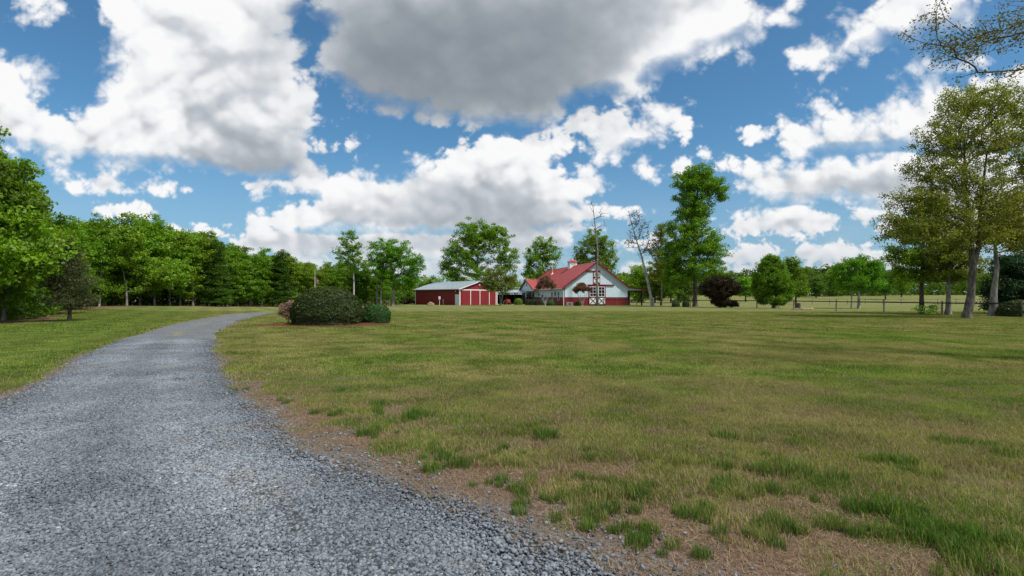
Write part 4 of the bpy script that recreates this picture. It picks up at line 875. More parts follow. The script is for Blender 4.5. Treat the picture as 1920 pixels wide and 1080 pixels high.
Y = 48.5; build_tree('grey_trunk_tree', foot(1777, Y), 'tree with pale grey trunk just left of the oak trunk', 'tree', None, [(0, 0, 0), (.1, 0, 2.5), (.3, 0, 5.2), (.2, 0, 8.5)], .22,
    env_px(1777, Y, [(1790, 440, 34, 30), (1770, 480, 36, 24), (1810, 490, 34, 26), (1790, 515, 40, 14)]), 190, 50, .46, .17, LF_OAKY, BK_GREY, 92, .5)
Y = 44.5; build_tree('broken_tree', foot(1862, Y), 'pale grey knotty trunk right of the oak, dark upper fork', 'tree', None, [(0, 0, 0), (.05, 0, 1.8), (.35, 0, 4.2), (.2, 0, 5.3), (.0, 0, 8)], .30,
    env_px(1862, Y, [(1880, 420, 40, 36), (1850, 440, 24, 24), (1915, 450, 34, 30), (1895, 385, 30, 30)]), 190, 46, .46, .16, LF_OAKY, BK_GREY, 93, .5)
Y = 50; build_tree('evergreen_tree', foot(1905, Y), 'broad very dark evergreen reaching the ground behind the grey trunk', 'tree', None, [(0, 0, 0), (0, 0, 3), (.1, 0, 6)], .2,
    env_px(1905, Y, [(1890, 500, 30, 22), (1930, 500, 46, 26), (1880, 540, 34, 26), (1930, 545, 60, 34), (1875, 572, 26, 14), (1925, 582, 60, 12)]), 420, 70, .48, .17, LF_PINE, BK_BROWN, 94, .4, flat=.7)
Y = 46; build_tree('sapling', foot(1741, Y), 'low yellow-green sapling growing among the trunks at the fence', 'plant', None, [(0, 0, 0), (0, 0, .7)], .02,
    env_px(1741, Y, [(1725, 578, 14, 6), (1752, 576, 14, 6), (1740, 584, 20, 5)]), 40, 10, .25, .13, LF_LIME, BK_BROWN, 95, .5)
# overhanging oak whose limbs enter the picture from the right: its trunk stands outside
Yo = 11.5; ox = 17.0
LF_HANG = leafmat('hanging_oak_leaves', (.085, .085, .018), (.200, .190, .045), .35, warm=(.20, .085, .055))
build_tree('overhanging_oak', (ox, Yo, float(height(ox, Yo)) - .02), 'oak limbs with small brownish leaves hanging into the top right corner', 'tree', None, [(0, 0, 0), (0, 0, 3), (-.2, 0, 5), (-.4, 0, 7.5), (-.3, .1, 11)], .34,
    [(-6.0, -.1, 7.45, 1.2, 1.3, .45, 1.0), (-7.0, .1, 7.25, 1.0, 1.2, .40, 1.3), (-7.9, 0, 7.55, .55, .8, .45, 1.0), (-7.5, 0, 6.95, .7, .9, .28, 1.0), (-6.6, .2, 6.55, .9, .8, .16, .9), (-5.6, 0, 6.65, .8, .9, .20, .6), (-4, 0, 8.4, 2.2, 2.5, .8, .5), (-1, 1, 10.5, 3.6, 3.4, 2.3, .5), (2.5, 0, 9, 3, 3, 2, .3), (0, -3, 9, 3, 3, 1.6, .3)], 600, 21, .21, .068, LF_HANG, BK_OAK, 96, .6, tip_r=.005, foot=16, drop=.2, aspect=.42)
# --- crape myrtles in front of the barn: many stems, mushroom crowns
def myrtle(px, Y, label, crown, seed):
    build_tree('crape_myrtle', foot(px, Y), label, 'tree', 'crape myrtles at the white barn', [(0, 0, 0), (0, 0, .8), (.05, 0, 2.0)], .10,
        env_px(px, Y, crown), 210, 46, .30, .12, LF_RED, BK_PALE, seed, .5, tip_r=.014, extra=[([(-.05, 0, .3), (-.5, .1, 1.4), (-1.1, .2, 2.9)], .07), ([(.05, 0, .3), (.5, 0, 1.4), (1.1, -.1, 2.9)], .07), ([(0, .1, .3), (-.25, .4, 1.5), (-.4, .7, 2.9)], .06), ([(0, -.1, .3), (.25, -.4, 1.5), (.4, -.6, 2.9)], .06)])
myrtle(1022, 96, 'larger reddish mushroom-shaped crape myrtle before the porch', [(1023, 531, 17, 9), (1023, 524, 12, 7), (1010, 537, 8, 5), (1036, 536, 8, 5)], 97)
myrtle(1092, 96, 'smaller reddish umbrella-shaped crape myrtle before the gable wall', [(1090, 540, 15, 6), (1090, 535, 9, 5), (1080, 544, 7, 4), (1102, 543, 6, 4)], 98)
# --- clipped bushes
def bush(name, loc, rx, ry, h, n, size, leaf, label, seed, group=None, pw=2.4, rough=.04, core=.9):
    r = np.random.default_rng(seed); root = empty(name, loc); tag(root, label, 'bush', group)
    u = r.random(n) * 2 * np.pi; ph = np.arccos(r.random(n) ** 1.0 * 1.02 - .02)
    dx, dy, dz = np.sin(ph) * np.cos(u), np.sin(ph) * np.sin(u), np.cos(ph)
    k = (np.abs(dx) ** pw + np.abs(dy) ** pw + np.abs(dz) ** pw) ** (-1 / pw)
    lump = 1 + rough * fbm2(u * 2.2, ph * 5, 4, seed) * 2 + rough * .8 * fbm2(u * 9, ph * 16, 3, seed + 7) * 1.6 - .10 * r.random(n) ** 2.5
    P = np.stack([dx * k * rx * lump, dy * k * ry * lump, .05 + np.maximum(dz, 0) * k * h * lump + .0], -1)
    und = sst(.35, 0, dz) * .10; P[:, 0] *= 1 - und; P[:, 1] *= 1 - und
    nrm = np.stack([dx / rx, dy / ry, dz / h], -1) + r.normal(0, .45, (n, 3)) * .5; nrm /= np.linalg.norm(nrm, axis=1)[:, None]
    t = np.cross(nrm, r.normal(size=(n, 3))); t /= np.linalg.norm(t, axis=1)[:, None]; b = np.cross(nrm, t); s = size * r.uniform(.6, 1.4, (n, 1)); fo = nrm * s * r.uniform(-.1, .5, (n, 1))
    V = np.stack([P - t * s * .5, P + b * s * .32 + fo, P + t * s * .5 + fo, P - b * s * .32], 1).reshape(-1, 3)
    link_mesh('foliage', np_mesh('foliage', V, np.arange(4 * n).reshape(-1, 4), {'tone': ('FLOAT', np.repeat(np.clip(r.random(n) * .8 + .2 * (dz > .75), 0, 1), 4)), 'tip': ('FLOAT', np.repeat(r.random(n), 4))}), leaf, root)  # leaves near the top get a lighter tone, imitating light from above
    mb = MB(); mb.ball((0, 0, 0), 1, 28, 14); q = np.array(mb.v); q /= ((np.abs(q) ** pw).sum(1) ** (1 / pw))[:, None]; q[:, 2] = np.maximum(q[:, 2], -.02); mb.v = [tuple(v) for v in q * [rx * core, ry * core, h * core]]
    mb.build('twigs', BK_BROWN, root, True); return root
X0b = gx(614, 30.4); bush('domed_bush', (X0b, 30.4, float(height(X0b, 30.4))), 2.02, 1.75, 2.10, 52000, .068, LF_BOX, 'large clipped dome-shaped bush in the mulch bed', 101, rough=.035)
Xs = gx(704, 32.2); bush('hedge_bush', (Xs, 32.2, float(height(Xs, 32.2))), .86, .80, 1.06, 15000, .062, LF_HEDGE, 'small flat-topped dark green bush right of the dome', 102, pw=3.2, rough=.07)
Y = 31.6; build_tree('coppery_shrub', foot(541, Y), 'coppery pink upright shrub at the left side of the dome', 'bush', None, [(0, 0, 0), (0, 0, .5)], .035,
    env_px(541, Y, [(538, 575, 14, 9), (548, 570, 12, 8), (534, 585, 12, 8), (545, 590, 10, 8)]), 130, 24, .15, .07, LF_PINK, BK_BROWN, 103, .45, tip_r=.006, extra=[([(0, 0, 0), (-.15, 0, .4), (-.3, 0, 1)], .02), ([(0, 0, 0), (.1, 0, .4), (.25, 0, 1.1)], .02)])
for px, Y, rr, lb, nm in [(1267, 86, .62, 'left one of the two small round bushes beside the tallest tree', 'round_bush'), (1286, 85.5, .55, 'right one of the two small round bushes, nearest the tall trunk', 'round_bush')]:
    x = gx(px, Y); bush(nm, (x, Y, float(height(x, Y))), rr, rr, 1.02, 1800, .12, LF_HEDGE, lb, int(px), 'small round bushes by the tall tree')
for px, Y, rx, h, lf, lb in [(972, 112, .95, 1.25, LF_MID, 'rounded green bush before the dark open shed'), (1032.5, 100, .8, .95, LF_HEDGE, 'dark green bush under the windows right of the larger myrtle'), (1083, 98.0, .55, .8, LF_HEDGE, 'dark low bush between the air conditioner and smaller myrtle')]:
    x = gx(px, Y); bush('foundation_bush', (x, Y, float(height(x, Y))), rx, rx, h, 1800, .14, lf, lb, int(px))
for px, Y, w_, h_ in [(994, 108.0, 1.15, 1.05), (1003, 106.5, 1.2, 1.15), (1012, 104.5, 1.1, 1.1)]:
    x = gx(px, Y); bush('red_leaf_shrub', (x, Y, float(height(x, Y))), w_, .7, h_, 1600, .13, LF_WINE, {994: 'dark red shrub under the porch windows, nearest the white porch post', 1003: 'dark red shrub midway in the low row under the porch', 1012: 'dark red shrub under the porch, nearest the larger myrtle'}[px], int(px), 'dark red shrubs along the porch', rough=.1)
Y = 43; x = gx(1915, Y); bush('spreading_bush', (x, Y, float(height(x, Y))), 1.55, 1.3, 1.28, 12000, .10, LF_BOX, 'low mounded dark bush at the right edge by the grey trunk', 104, rough=.09)
# scrub left of the red barn
for k, (px, Y, h, wd, lf, lb) in enumerate([(748, 122, 3.4, 1.8, LF_MID, 'green scrub tree in the gap left of the red barn'), (765, 126, 4.6, 1.6, LF_LIME, 'light green scrub tree nearest the red barn'), (772, 119, 2.4, 1.4, LF_OLIVE, 'brownish low bush at the red barn corner'), (755, 116, 1.5, 1.2, LF_WINE, 'dark low thicket right of the grey trunk cluster'), (790, 128, 4.2, 1.8, LF_DARK, 'dark green scrub behind the red barn roof')]):
    build_tree('scrub', foot(px, Y), lb, 'bush', None, [(0, 0, 0), (0, 0, h * .7)], .06, [(0, 0, h * .55, wd, wd, h * .42, 1), (wd * .5, 0, h * .3, wd * .7, wd * .7, h * .26, .6)], 90, 40, .5, .25, lf, BK_BROWN, 110 + k, .45)
# ---------------------------------------------------------------- buildings and small things
WHITE = paint('white_metal_siding', (.60, .73, .82), .45, .05, 1.2, groove=(0, .23), grime=.25); WHITE_S = paint('white_metal_siding_side', (.60, .73, .82), .45, .05, 1.2, groove=(1, .23), grime=.25)
RED = paint('red_wainscot', (.19, .018, .022), .5, .10, 1.5, groove=(0, .23)); RED_S = paint('red_wainscot_side', (.19, .018, .022), .5, .10, 1.5, groove=(1, .23))
ROOFR = paint('red_roof_metal', (.34, .060, .062), .42, .08, .6, .4, groove=(1, .46)); TRIM_R = paint('red_trim', (.19, .016, .020), .5, .08); TRIM_W = paint('white_trim', (.76, .76, .75), .5, .06, grime=.2)
BLACK = paint('black_trim', (.016, .014, .014), .5, .1); DARKWOOD = paint('dark_post', (.030, .018, .016), .7, .15); GLASS = paint('window_glass', (.012, .016, .020), .12, .05, spec=.6)
BARN = paint('barn_red_metal', (.185, .018, .022), .5, .08, .8, groove=(1, .3)); BARN_F = paint('barn_red_metal_lit', (.225, .022, .028), .5, .08, .8, groove=(0, .3)); ROOFG = paint('grey_roof_metal', (.30, .36, .40), .35, .06, .7, .5, groove=(1, .46)); DOORW = paint('white_door', (.66, .72, .82), .45, .04)  # gable ends and doors use a brighter red, imitating sun on that side
STEEL = paint('galvanised_pipe', (.50, .52, .54), .4, .1, metal=.3); POSTG = paint('weathered_post', (.20, .17, .14), .9, .25, 6.); RAIL = paint('black_rail', (.018, .018, .016), .6, .15); CONC = paint('grey_plastic', (.62, .62, .58), .6, .1)
def box(name, mat, parent, *a, label=None): return MB().box(*a).build(name, mat, parent, label=label)
# ======== white and red horse barn
a12 = math.radians(12); A = (9.66, 99.4); barn = empty('horse_barn', (A[0], A[1], float(height(15, 101)) - .02), a12)
tag(barn, 'white metal barn with red roof, red wainscot, cupola and side porch', 'barn')
W_, L_, EV, RX_, RZ_ = 12.73, 33.0, 3.5, 6.365, 8.12
gw = MB(); gw.prism([(0, 0, 1.6), (W_, 0, 1.6), (W_, 0, EV + .1), (RX_, 0, RZ_), (0, 0, EV)], (0, .15, 0)).build('wall', WHITE, barn)
MB().prism([(W_ + .002, .02, 2.9), (16.2, .02, 2.9), (16.2, .02, 3.08), (W_ + .002, .02, 3.5)], (0, .1, 0)).build('wall', WHITE, barn)
MB().prism([(0, L_ - .15, 1.6), (W_, L_ - .15, 1.6), (W_, L_ - .15, EV + .1), (RX_, L_ - .15, RZ_), (0, L_ - .15, EV)], (0, .15, 0)).build('wall', WHITE, barn)
box('wall', WHITE_S, barn, 0, .15, .151, L_ - .151, 1.6, EV - .05); box('wall', WHITE_S, barn, W_ - .15, W_, .151, L_ - .151, 1.6, EV)
box('wainscot', RED, barn, -.02, W_ + .02, -.02, .13, -.1, 1.597); box('wainscot', RED_S, barn, -.02, .13, .132, L_ + .02, -.1, 1.597)
box('wainscot', RED_S, barn, W_ - .13, W_ + .02, .132, L_ + .02, -.1, 1.597); box('wainscot', RED, barn, .132, W_ - .132, L_ - .13, L_ + .02, -.1, 1.597)
box('trim_band', BLACK, barn, -.03, W_ + .03, -.035, -.022, 1.54, 1.60)
def slab(name, mat, p0, p1, y0, y1, th=.10, parent=barn):
    d = (Vector((p1[0], 0, p1[1])) - Vector((p0[0], 0, p0[1]))).normalized(); n = Vector((-d.z, 0, d.x)); n = n if n.z > 0 else -n
    q = [Vector((p0[0], y0, p0[1])), Vector((p1[0], y0, p1[1])), Vector((p1[0], y0, p1[1])) + n * th, Vector((p0[0], y0, p0[1])) + n * th]
    return MB().prism(q, (0, y1 - y0, 0)).build(name, mat, parent)
slab('roof', ROOFR, (-.45, 3.20), (RX_, RZ_ + .02), -.45, L_ + .45); slab('roof', ROOFR, (RX_, RZ_ + .02), (W_ + .12, 3.50), -.45, L_ + .45); slab('lean_to_roof', ROOFR, (W_ + .12, 3.47), (16.75, 2.98), -.45, L_ + .45)
MB().prism([(RX_ - .25, -.46, RZ_ + .0), (RX_, -.46, RZ_ + .20), (RX_ + .25, -.46, RZ_ + .0)], (0, L_ + .9, 0)).build('ridge_cap', ROOFR, barn)
for p, q in (((-.5, 3.13), (RX_, RZ_ + .05)), ((RX_, RZ_ + .05), (W_ + .15, 3.43)), ((W_ + .15, 3.43), (16.8, 2.93))):
    MB().beam((p[0], -.48, p[1] + .04), (q[0], -.48, q[1] + .04), .05, .24).build('rake_trim', TRIM_R, barn)
MB().beam((-.52, -.4, 3.20), (-.52, 18.2, 3.20), .12, .14).build('gutter', TRIM_W, barn)
d = MB(); d.bar((-.5, -.25, 3.15), (-.10, -.12, 2.75), .06); d.bar((-.10, -.12, 2.78), (-.10, -.12, .0), .07); d.build('downspout', TRIM_W, barn)
box('corner_trim', BLACK, barn, .005, .14, -.05, -.036, 1.62, 3.4)
def ribs(parent, mat, p0, p1, y0, y1, step, th):
    mb = MB(); d = (Vector((p1[0], 0, p1[1])) - Vector((p0[0], 0, p0[1]))).normalized(); n = Vector((-d.z, 0, d.x)); n = n if n.z > 0 else -n; y = y0 + .1
    while y < y1: a = Vector((p0[0], y, p0[1])) + n * (th + .012); b = Vector((p1[0], y, p1[1])) + n * (th + .012); mb.beam(a, b, .05, .022, n); y += step
    tag(mb.build('standing_seams', mat, parent), kind='stuff')
ribs(barn, ROOFR, (-.44, 3.205), (RX_ - .02, RZ_), -.45, L_ + .45, .46, .10); ribs(barn, ROOFR, (RX_ + .02, RZ_), (W_ + .1, 3.51), -.45, L_ + .45, .46, .10)
# window: frame, pane, bars; on the left long wall the opening faces -x
def win_side(s, w, z0, z1, bars=1, x=0.):
    f = MB(); t = .10; f.box(x - .07, x - .001, s - w / 2, s - w / 2 + t, z0, z1); f.box(x - .07, x - .001, s + w / 2 - t, s + w / 2, z0, z1); f.box(x - .07, x - .001, s - w / 2 + t, s + w / 2 - t, z0, z0 + t); f.box(x - .07, x - .001, s - w / 2 + t, s + w / 2 - t, z1 - t, z1)
    f.box(x - .06, x - .001, s - w / 2 + t, s + w / 2 - t, (z0 + z1) / 2 - .05, (z0 + z1) / 2 + .05)
    o = f.build('window', TRIM_W, barn); box('pane', GLASS, o, x - .035, x - .002, s - w / 2 + t + .002, s + w / 2 - t - .002, z0 + t + .002, (z0 + z1) / 2 - .052); box('pane', GLASS, o, x - .035, x - .002, s - w / 2 + t + .002, s + w / 2 - t - .002, (z0 + z1) / 2 + .052, z1 - t - .002)
for s in (3.3, 7.6): win_side(s, 1.15, .98, 2.70, x=-.02)
for s in (23.4, 28.2): win_side(s, 1.25, .85, 2.65, x=-.02)
def star(s, z, r):
    pts = [(-.10, s + r * (1 if k % 2 == 0 else .40) * math.sin(k * math.pi / 5), z + r * (1 if k % 2 == 0 else .40) * math.cos(k * math.pi / 5)) for k in range(10)]
    MB().prism(pts, (.05, 0, 0)).build('star_ornament', BLACK, barn)
star(5.45, 2.30, .62); star(25.8, 2.35, .68)
box('lantern_sign', BLACK, barn, -.12, -.03, 17.5, 18.15, 1.95, 2.45); o = box('door', TRIM_W, barn, -.08, -.021, 14.3, 15.5, .05, 2.3); box('pane', GLASS, o, -.10, -.081, 14.5, 15.3, 1.1, 2.1)
# porch: cross gable on dark posts
PX0 = -1.05; ya, yb = 18.3, 31.6; ym = (ya + yb) / 2; pe, pr = 3.40, 5.60
MB().prism([(PX0, ya + .3, 3.12), (PX0, yb - .3, 3.12), (PX0, yb - .3, 3.42), (PX0, ym, pr - .1), (PX0, ya + .3, 3.42)], (.12, 0, 0)).build('porch_gable', WHITE_S, barn)
for s, e in ((ya - .35, 3.28), (yb + .35, 3.28)):
    q0 = Vector((PX0 - .35, s, e)); q1 = Vector((PX0 - .35, ym, pr)); up = Vector((0, 0, .11))
    MB().prism([q0, q1, q1 + up, q0 + up], (4.2, 0, 0)).build('porch_roof', ROOFR, barn); MB().beam(q0 + Vector((-.03, 0, .03)), q1 + Vector((-.03, 0, .03)), .06, .26, (0, 0, 1)).build('rake_trim', TRIM_R, barn)
MB().beam((PX0 + .06, ya + .2, 3.03), (PX0 + .06, yb - .2, 3.03), .16, .16).build('porch_beam', TRIM_W, barn)
box('gable_vent', BLACK, barn, PX0 - .03, PX0 - .002, ym - .35, ym + .35, 4.2, 4.85)
for s in (ya + .4, 27.6): box('porch_post', DARKWOOD, barn, PX0 - .02, PX0 + .18, s, s + .36, 0, 2.95)
box('porch_post', TRIM_W, barn, PX0 - .02, PX0 + .18, yb - 2.0, yb - 1.7, 0, 2.95)
# lean-to posts
for y in (.1, 6.5, 13, 19.5, 26, 32.4): box('lean_to_post', DARKWOOD, barn, 15.62, 15.84, y, y + .22, -.05, 2.9)
MB().beam((15.73, -.05, 2.82), (15.73, 33, 2.82), .2, .16).build('lean_to_beam', DARKWOOD, barn); box('lean_to_post', DARKWOOD, barn, 13.05, 13.27, .1, .32, -.05, 2.75); MB().beam((12.78, .06, 2.82), (16.2, .06, 2.82), .12, .15).build('lean_to_beam', DARKWOOD, barn)
MB().beam((15.7, .06, 2.1), (15.1, .06, 2.78), .1, .1).build('brace', DARKWOOD, barn); MB().beam((13.2, .06, 2.1), (13.8, .06, 2.78), .1, .1).build('brace', DARKWOOD, barn)
# tracks and doors of the gable
def gx_(px): return (9.66 - (px - 960) / 1000 * 99.4) / ((px - 960) / 1000 * .208 - .978)
def gz_(py): return 1.6 + (557 - py) / 1000 * 101
box('door_track', TRIM_R, barn, gx_(1097.5), gx_(1124.8), -.12, -.005, gz_(509.5), gz_(507.2)); box('door_track', TRIM_R, barn, gx_(1102), gx_(1151.5), -.16, -.005, gz_(535.4), gz_(533.2))
def xdoor(name, x0, x1, z0, z1, zm, yb_, cols=2, rows=3):
    o = box(name, TRIM_R, barn, x0, x1, yb_ - .05, yb_, z0, z1); wd = x1 - x0; t = .16
    f = MB(); a, b, c, dd = x0 + t, x1 - t, zm + .08, z1 - t
    f.box(a, b, yb_ - .075, yb_ - .051, c, c + .1); f.box(a, b, yb_ - .075, yb_ - .051, dd - .1, dd); f.box(a, a + .1, yb_ - .075, yb_ - .051, c + .1, dd - .1); f.box(b - .1, b, yb_ - .075, yb_ - .051, c + .1, dd - .1)
    for k in range(1, cols): xx = a + (b - a) * k / cols; f.box(xx - .03, xx + .03, yb_ - .073, yb_ - .054, c + .1, dd - .1)
    for k in range(1, rows):
        zz = c + (dd - c) * k / rows
        for j in range(cols):
            xa = a + (b - a) * j / cols + (.1 if j == 0 else .03); xb_ = a + (b - a) * (j + 1) / cols - (.1 if j == cols - 1 else .03); f.box(xa, xb_, yb_ - .073, yb_ - .054, zz - .03, zz + .03)
    f.build('window_frame', TRIM_W, o); box('pane', GLASS, o, a + .1, b - .1, yb_ - .0535, yb_ - .0505, c + .1, dd - .1)
    box('lower_panel', TRIM_W, o, x0 + .12, x1 - .12, yb_ - .07, yb_ - .051, z0 + .1, zm - .02)
    x = MB(); x.beam((x0 + .15, yb_ - .08, z0 + .15), (x1 - .15, yb_ - .08, zm - .08), .018, .12, (0, 0, 1)); x.build('brace', BLACK, o)
    x = MB(); x.beam((x0 + .15, yb_ - .10, zm - .08), (x1 - .15, yb_ - .10, z0 + .15), .018, .12, (0, 0, 1)); x.build('brace', BLACK, o)
    x = MB(); x.box(x0 + .12, x1 - .12, yb_ - .088, yb_ - .071, z0 + .1, z0 + .2); x.box(x0 + .12, x1 - .12, yb_ - .088, yb_ - .071, zm - .12, zm - .02); x.build('frame', BLACK, o)
    return o
xdoor('sliding_door', gx_(1103.8), gx_(1119.2), .1, gz_(535.6), 1.62, -.06); xdoor('sliding_door', gx_(1119.9), gx_(1135.2), .1, gz_(535.6), 1.62, -.06)
xdoor('loft_door', gx_(1112), gx_(1125), gz_(533), gz_(509.6), gz_(519.5), -.02)
# cupola
cb = MB(); cy = 14.1; cb.box(RX_ - .8, RX_ + .8, cy - .8, cy + .8, RZ_ - .5, RZ_ + 1.05); cup = cb.build('cupola', TRIM_W, barn)
for sx, sy in ((-1, 0), (1, 0), (0, -1), (0, 1)):
    l = MB()
    for k in range(5):
        z = RZ_ + .42 + k * .11
        if sx: l.box(RX_ + sx * .801, RX_ + sx * .83, cy - .5, cy + .5, z, z + .07) if sx > 0 else l.box(RX_ - .83, RX_ - .801, cy - .5, cy + .5, z, z + .07)
        else: l.box(RX_ - .5, RX_ + .5, *(sorted((cy + sy * .801, cy + sy * .83))), z, z + .07)
    l.build('louvre', CONC, cup)
zt = RZ_ + 1.05; q = MB(); q.v = [(RX_ - 1, cy - 1, zt), (RX_ + 1, cy - 1, zt), (RX_ + 1, cy + 1, zt), (RX_ - 1, cy + 1, zt), (RX_ - .3, cy - .3, zt + .38), (RX_ + .3, cy - .3, zt + .38), (RX_ + .3, cy + .3, zt + .38), (RX_ - .3, cy + .3, zt + .38), (RX_, cy, zt + .85)]
q.f = [[3, 2, 1, 0], [0, 1, 5, 4], [1, 2, 6, 5], [2, 3, 7, 6], [3, 0, 4, 7], [4, 5, 8], [5, 6, 8], [6, 7, 8], [7, 4, 8]]; q.build('cupola_roof', ROOFR, cup)
v = MB(); v.bar((RX_, cy, zt + .8), (RX_, cy, zt + 1.5), .025); v.beam((RX_ - .35, cy, zt + 1.35), (RX_ + .3, cy, zt + 1.35), .02, .05); v.prism([(RX_ + .1, cy, zt + 1.38), (RX_ + .38, cy, zt + 1.40), (RX_ + .2, cy, zt + 1.62)], (0, .02, 0)); v.build('weathervane', BLACK, cup)
p = MB(); p.bar((4.55, 23, 6.7), (4.55, 23, 9.3), .10, 8); p.bar((4.55, 23, 9.3), (4.55, 23, 9.45), .17, 8); pv = p.build('vent_pipe', STEEL, barn); MB().bar((4.5, 23, 6.55), (4.55, 23, 7.25), .42, 10, .12).build('flashing', TRIM_W, pv)
# ======== red metal barn
rb = empty('metal_barn', (-10.2, 104, float(height(-10, 105)) - .02), math.radians(44)); tag(rb, 'long red metal barn with grey roof and white-trimmed sliding doors', 'barn')
gw_, ln, ev, rg = 9.9, 15.3, 3.25, 4.75
box('wall', BARN, rb, 0, .12, .121, ln - .121, -.1, ev - .04); box('wall', BARN, rb, gw_ - .12, gw_, .121, ln - .121, -.1, ev - .04)
for y in (0, ln - .12): MB().prism([(0, y, -.1), (gw_, y, -.1), (gw_, y, ev - .04), (gw_ / 2, y, rg - .04), (0, y, ev - .04)], (0, .12, 0)).build('wall', BARN_F, rb)
slab('roof', ROOFG, (-.35, ev - .10), (gw_ / 2, rg), -.35, ln + .35, .08, rb); slab('roof', ROOFG, (gw_ / 2, rg), (gw_ + .35, ev - .10), -.35, ln + .35, .08, rb)
ribs(rb, ROOFG, (-.34, ev - .095), (gw_ / 2 - .02, rg - .005), -.35, ln + .35, .46, .08)
MB().prism([(gw_ / 2 - .2, -.36, rg + .03), (gw_ / 2, -.36, rg + .15), (gw_ / 2 + .2, -.36, rg + .03)], (0, ln + .72, 0)).build('ridge_cap', ROOFG, rb)
for p0, p1 in (((-.38, ev - .10), (gw_ / 2, rg + .02)), ((gw_ / 2, rg + .02), (gw_ + .38, ev - .10))): MB().beam((p0[0], -.38, p0[1] + .0), (p1[0], -.38, p1[1] + .0), .04, .15).build('rake_trim', TRIM_W, rb)
MB().beam((-.42, -.35, ev - .08), (-.42, ln + .35, ev - .08), .10, .12).build('gutter', TRIM_W, rb); d = MB(); d.bar((-.42, -.2, ev - .12), (-.10, -.08, ev - .5), .05); d.bar((-.10, -.08, ev - .5), (-.10, -.08, 0), .06); d.build('downspout', TRIM_W, rb)
for x, y in ((-.03, -.03), (gw_ - .15, -.03), (-.03, ln - .15), (gw_ - .15, ln - .15)): box('corner_trim', TRIM_W, rb, x, x + .18, y, y + .18, -.05, ev - .12)
def bx_(px): k = (px - 960) / 1000; return (k * 104 + 10.2) / (.719 - k * .695)
def by_(px): k = (px - 960) / 1000; return (-10.2 - k * 104) / (.695 + k * .719)
box('door_track', TRIM_W, rb, .3, gw_ - .3, -.10, -.003, ev - .32, ev - .12)
xs2 = [bx_(p_) for p_ in (866, 882.5, 900, 917.5, 930)]
for i in range(4):
    o = box('sliding_door', BARN_F, rb, xs2[i] + .01, xs2[i + 1] - .01, -.075, -.013 - .02 * (i % 2), .05, ev - .33)
    box('stile', TRIM_W, o, xs2[i + 1] - .16, xs2[i + 1] - .012, -.10, -.076, .05, ev - .33)
o = box('side_door', DOORW, rb, -.07, -.003, by_(861), by_(853.8), .02, 2.15); box('handle', STEEL, o, -.12, -.071, by_(860.4), by_(860) + .05, 1.0, 1.1)
MB().ball((gw_ / 2, -.12, 4.0), .16).build('yard_light', TRIM_W, rb); MB().ball((-.12, by_(855), 2.75), .12).build('door_light', TRIM_W, rb)
v = MB(); v.bar((gw_ / 2, ln - .5, rg + .1), (gw_ / 2, ln - .5, rg + 1.1), .03); v.beam((gw_ / 2 - .6, ln - .5, rg + .85), (gw_ / 2 + .6, ln - .5, rg + .85), .03, .04); v.beam((gw_ / 2 - .4, ln - .5, rg + 1.02), (gw_ / 2 + .4, ln - .5, rg + 1.02), .03, .04); v.build('antenna', STEEL, rb)
# ======== open shed between the barns
sx0, sx1, sy0, sy1 = -3.6, 2.9, 122, 129; sh = empty('open_shed', (sx0, sy0, float(height(0, 122)))); tag(sh, 'low open-fronted shed with dark interior between the two barns', 'shed')
sw_ = sx1 - sx0; box('wall', DARKWOOD, sh, 0, sw_, 6.9, 7.0, -.1, 2.2); box('wall', DARKWOOD, sh, 0, .1, 0.3, 6.89, -.1, 2.3); box('wall', DARKWOOD, sh, sw_ - .1, sw_, .3, 6.89, -.1, 2.3)
MB().prism([(-.3, -.5, 2.55), (-.3, -.5, 2.64), (-.3, 7.3, 3.34), (-.3, 7.3, 3.25)], (sw_ + .6, 0, 0)).build('roof', ROOFG, sh)
for k in range(4): box('post', DARKWOOD, sh, .1 + k * (sw_ - .4) / 3, .3 + k * (sw_ - .4) / 3, 0, .2, -.1, 2.52)
MB().beam((0, .1, 2.5), (sw_, .1, 2.5), .1, .15).build('fascia', DARKWOOD, sh)
# red garden tractor in the shed mouth
Yt = 113; tx = gx(951, Yt); TR = paint('tractor_red', (.42, .035, .020), .4, .1); tr = empty('garden_tractor', (tx, Yt, float(height(tx, Yt))), math.radians(20)); tag(tr, 'small red tractor parked at the mouth of the dark shed', 'tractor')
b = MB(); b.box(-.35, .35, -1.1, -.1, .45, .98); b.prism([(-.35, -1.1, .98), (-.35, -.1, .98), (-.35, -.1, 1.06), (-.35, -.9, 1.04)], (.7, 0, 0)); b.build('hood', TR, tr)
b = MB(); b.box(-.5, .5, .05, .9, .55, .72); b.box(-.5, -.3, .05, .9, .72, .92); b.box(.3, .5, .05, .9, .72, .92); b.build('fender', TR, tr)
b = MB(); b.box(-.22, .22, .3, .7, .725, .84); b.box(-.22, .22, .62, .72, .84, 1.2); b.build('seat', BLACK, tr); b = MB(); b.bar((0, -.05, .95), (0, .12, 1.22), .02); b.bar((0, .11, 1.2), (0, .13, 1.24), .18, 12); b.build('steering_wheel', BLACK, tr)
for sx in (-1, 1):
    wh = MB().bar((sx * .42, .5, .42), (sx * .62, .5, .42), .42, 16).build('wheel', BLACK, tr); MB().bar((sx * .621, .5, .42), (sx * .64, .5, .42), .2, 12).build('rim', CONC, wh)
    wh = MB().bar((sx * .38, -.85, .25), (sx * .52, -.85, .25), .25, 14).build('wheel', BLACK, tr); MB().bar((sx * .521, -.85, .25), (sx * .535, -.85, .25), .11, 10).build('rim', CONC, wh)
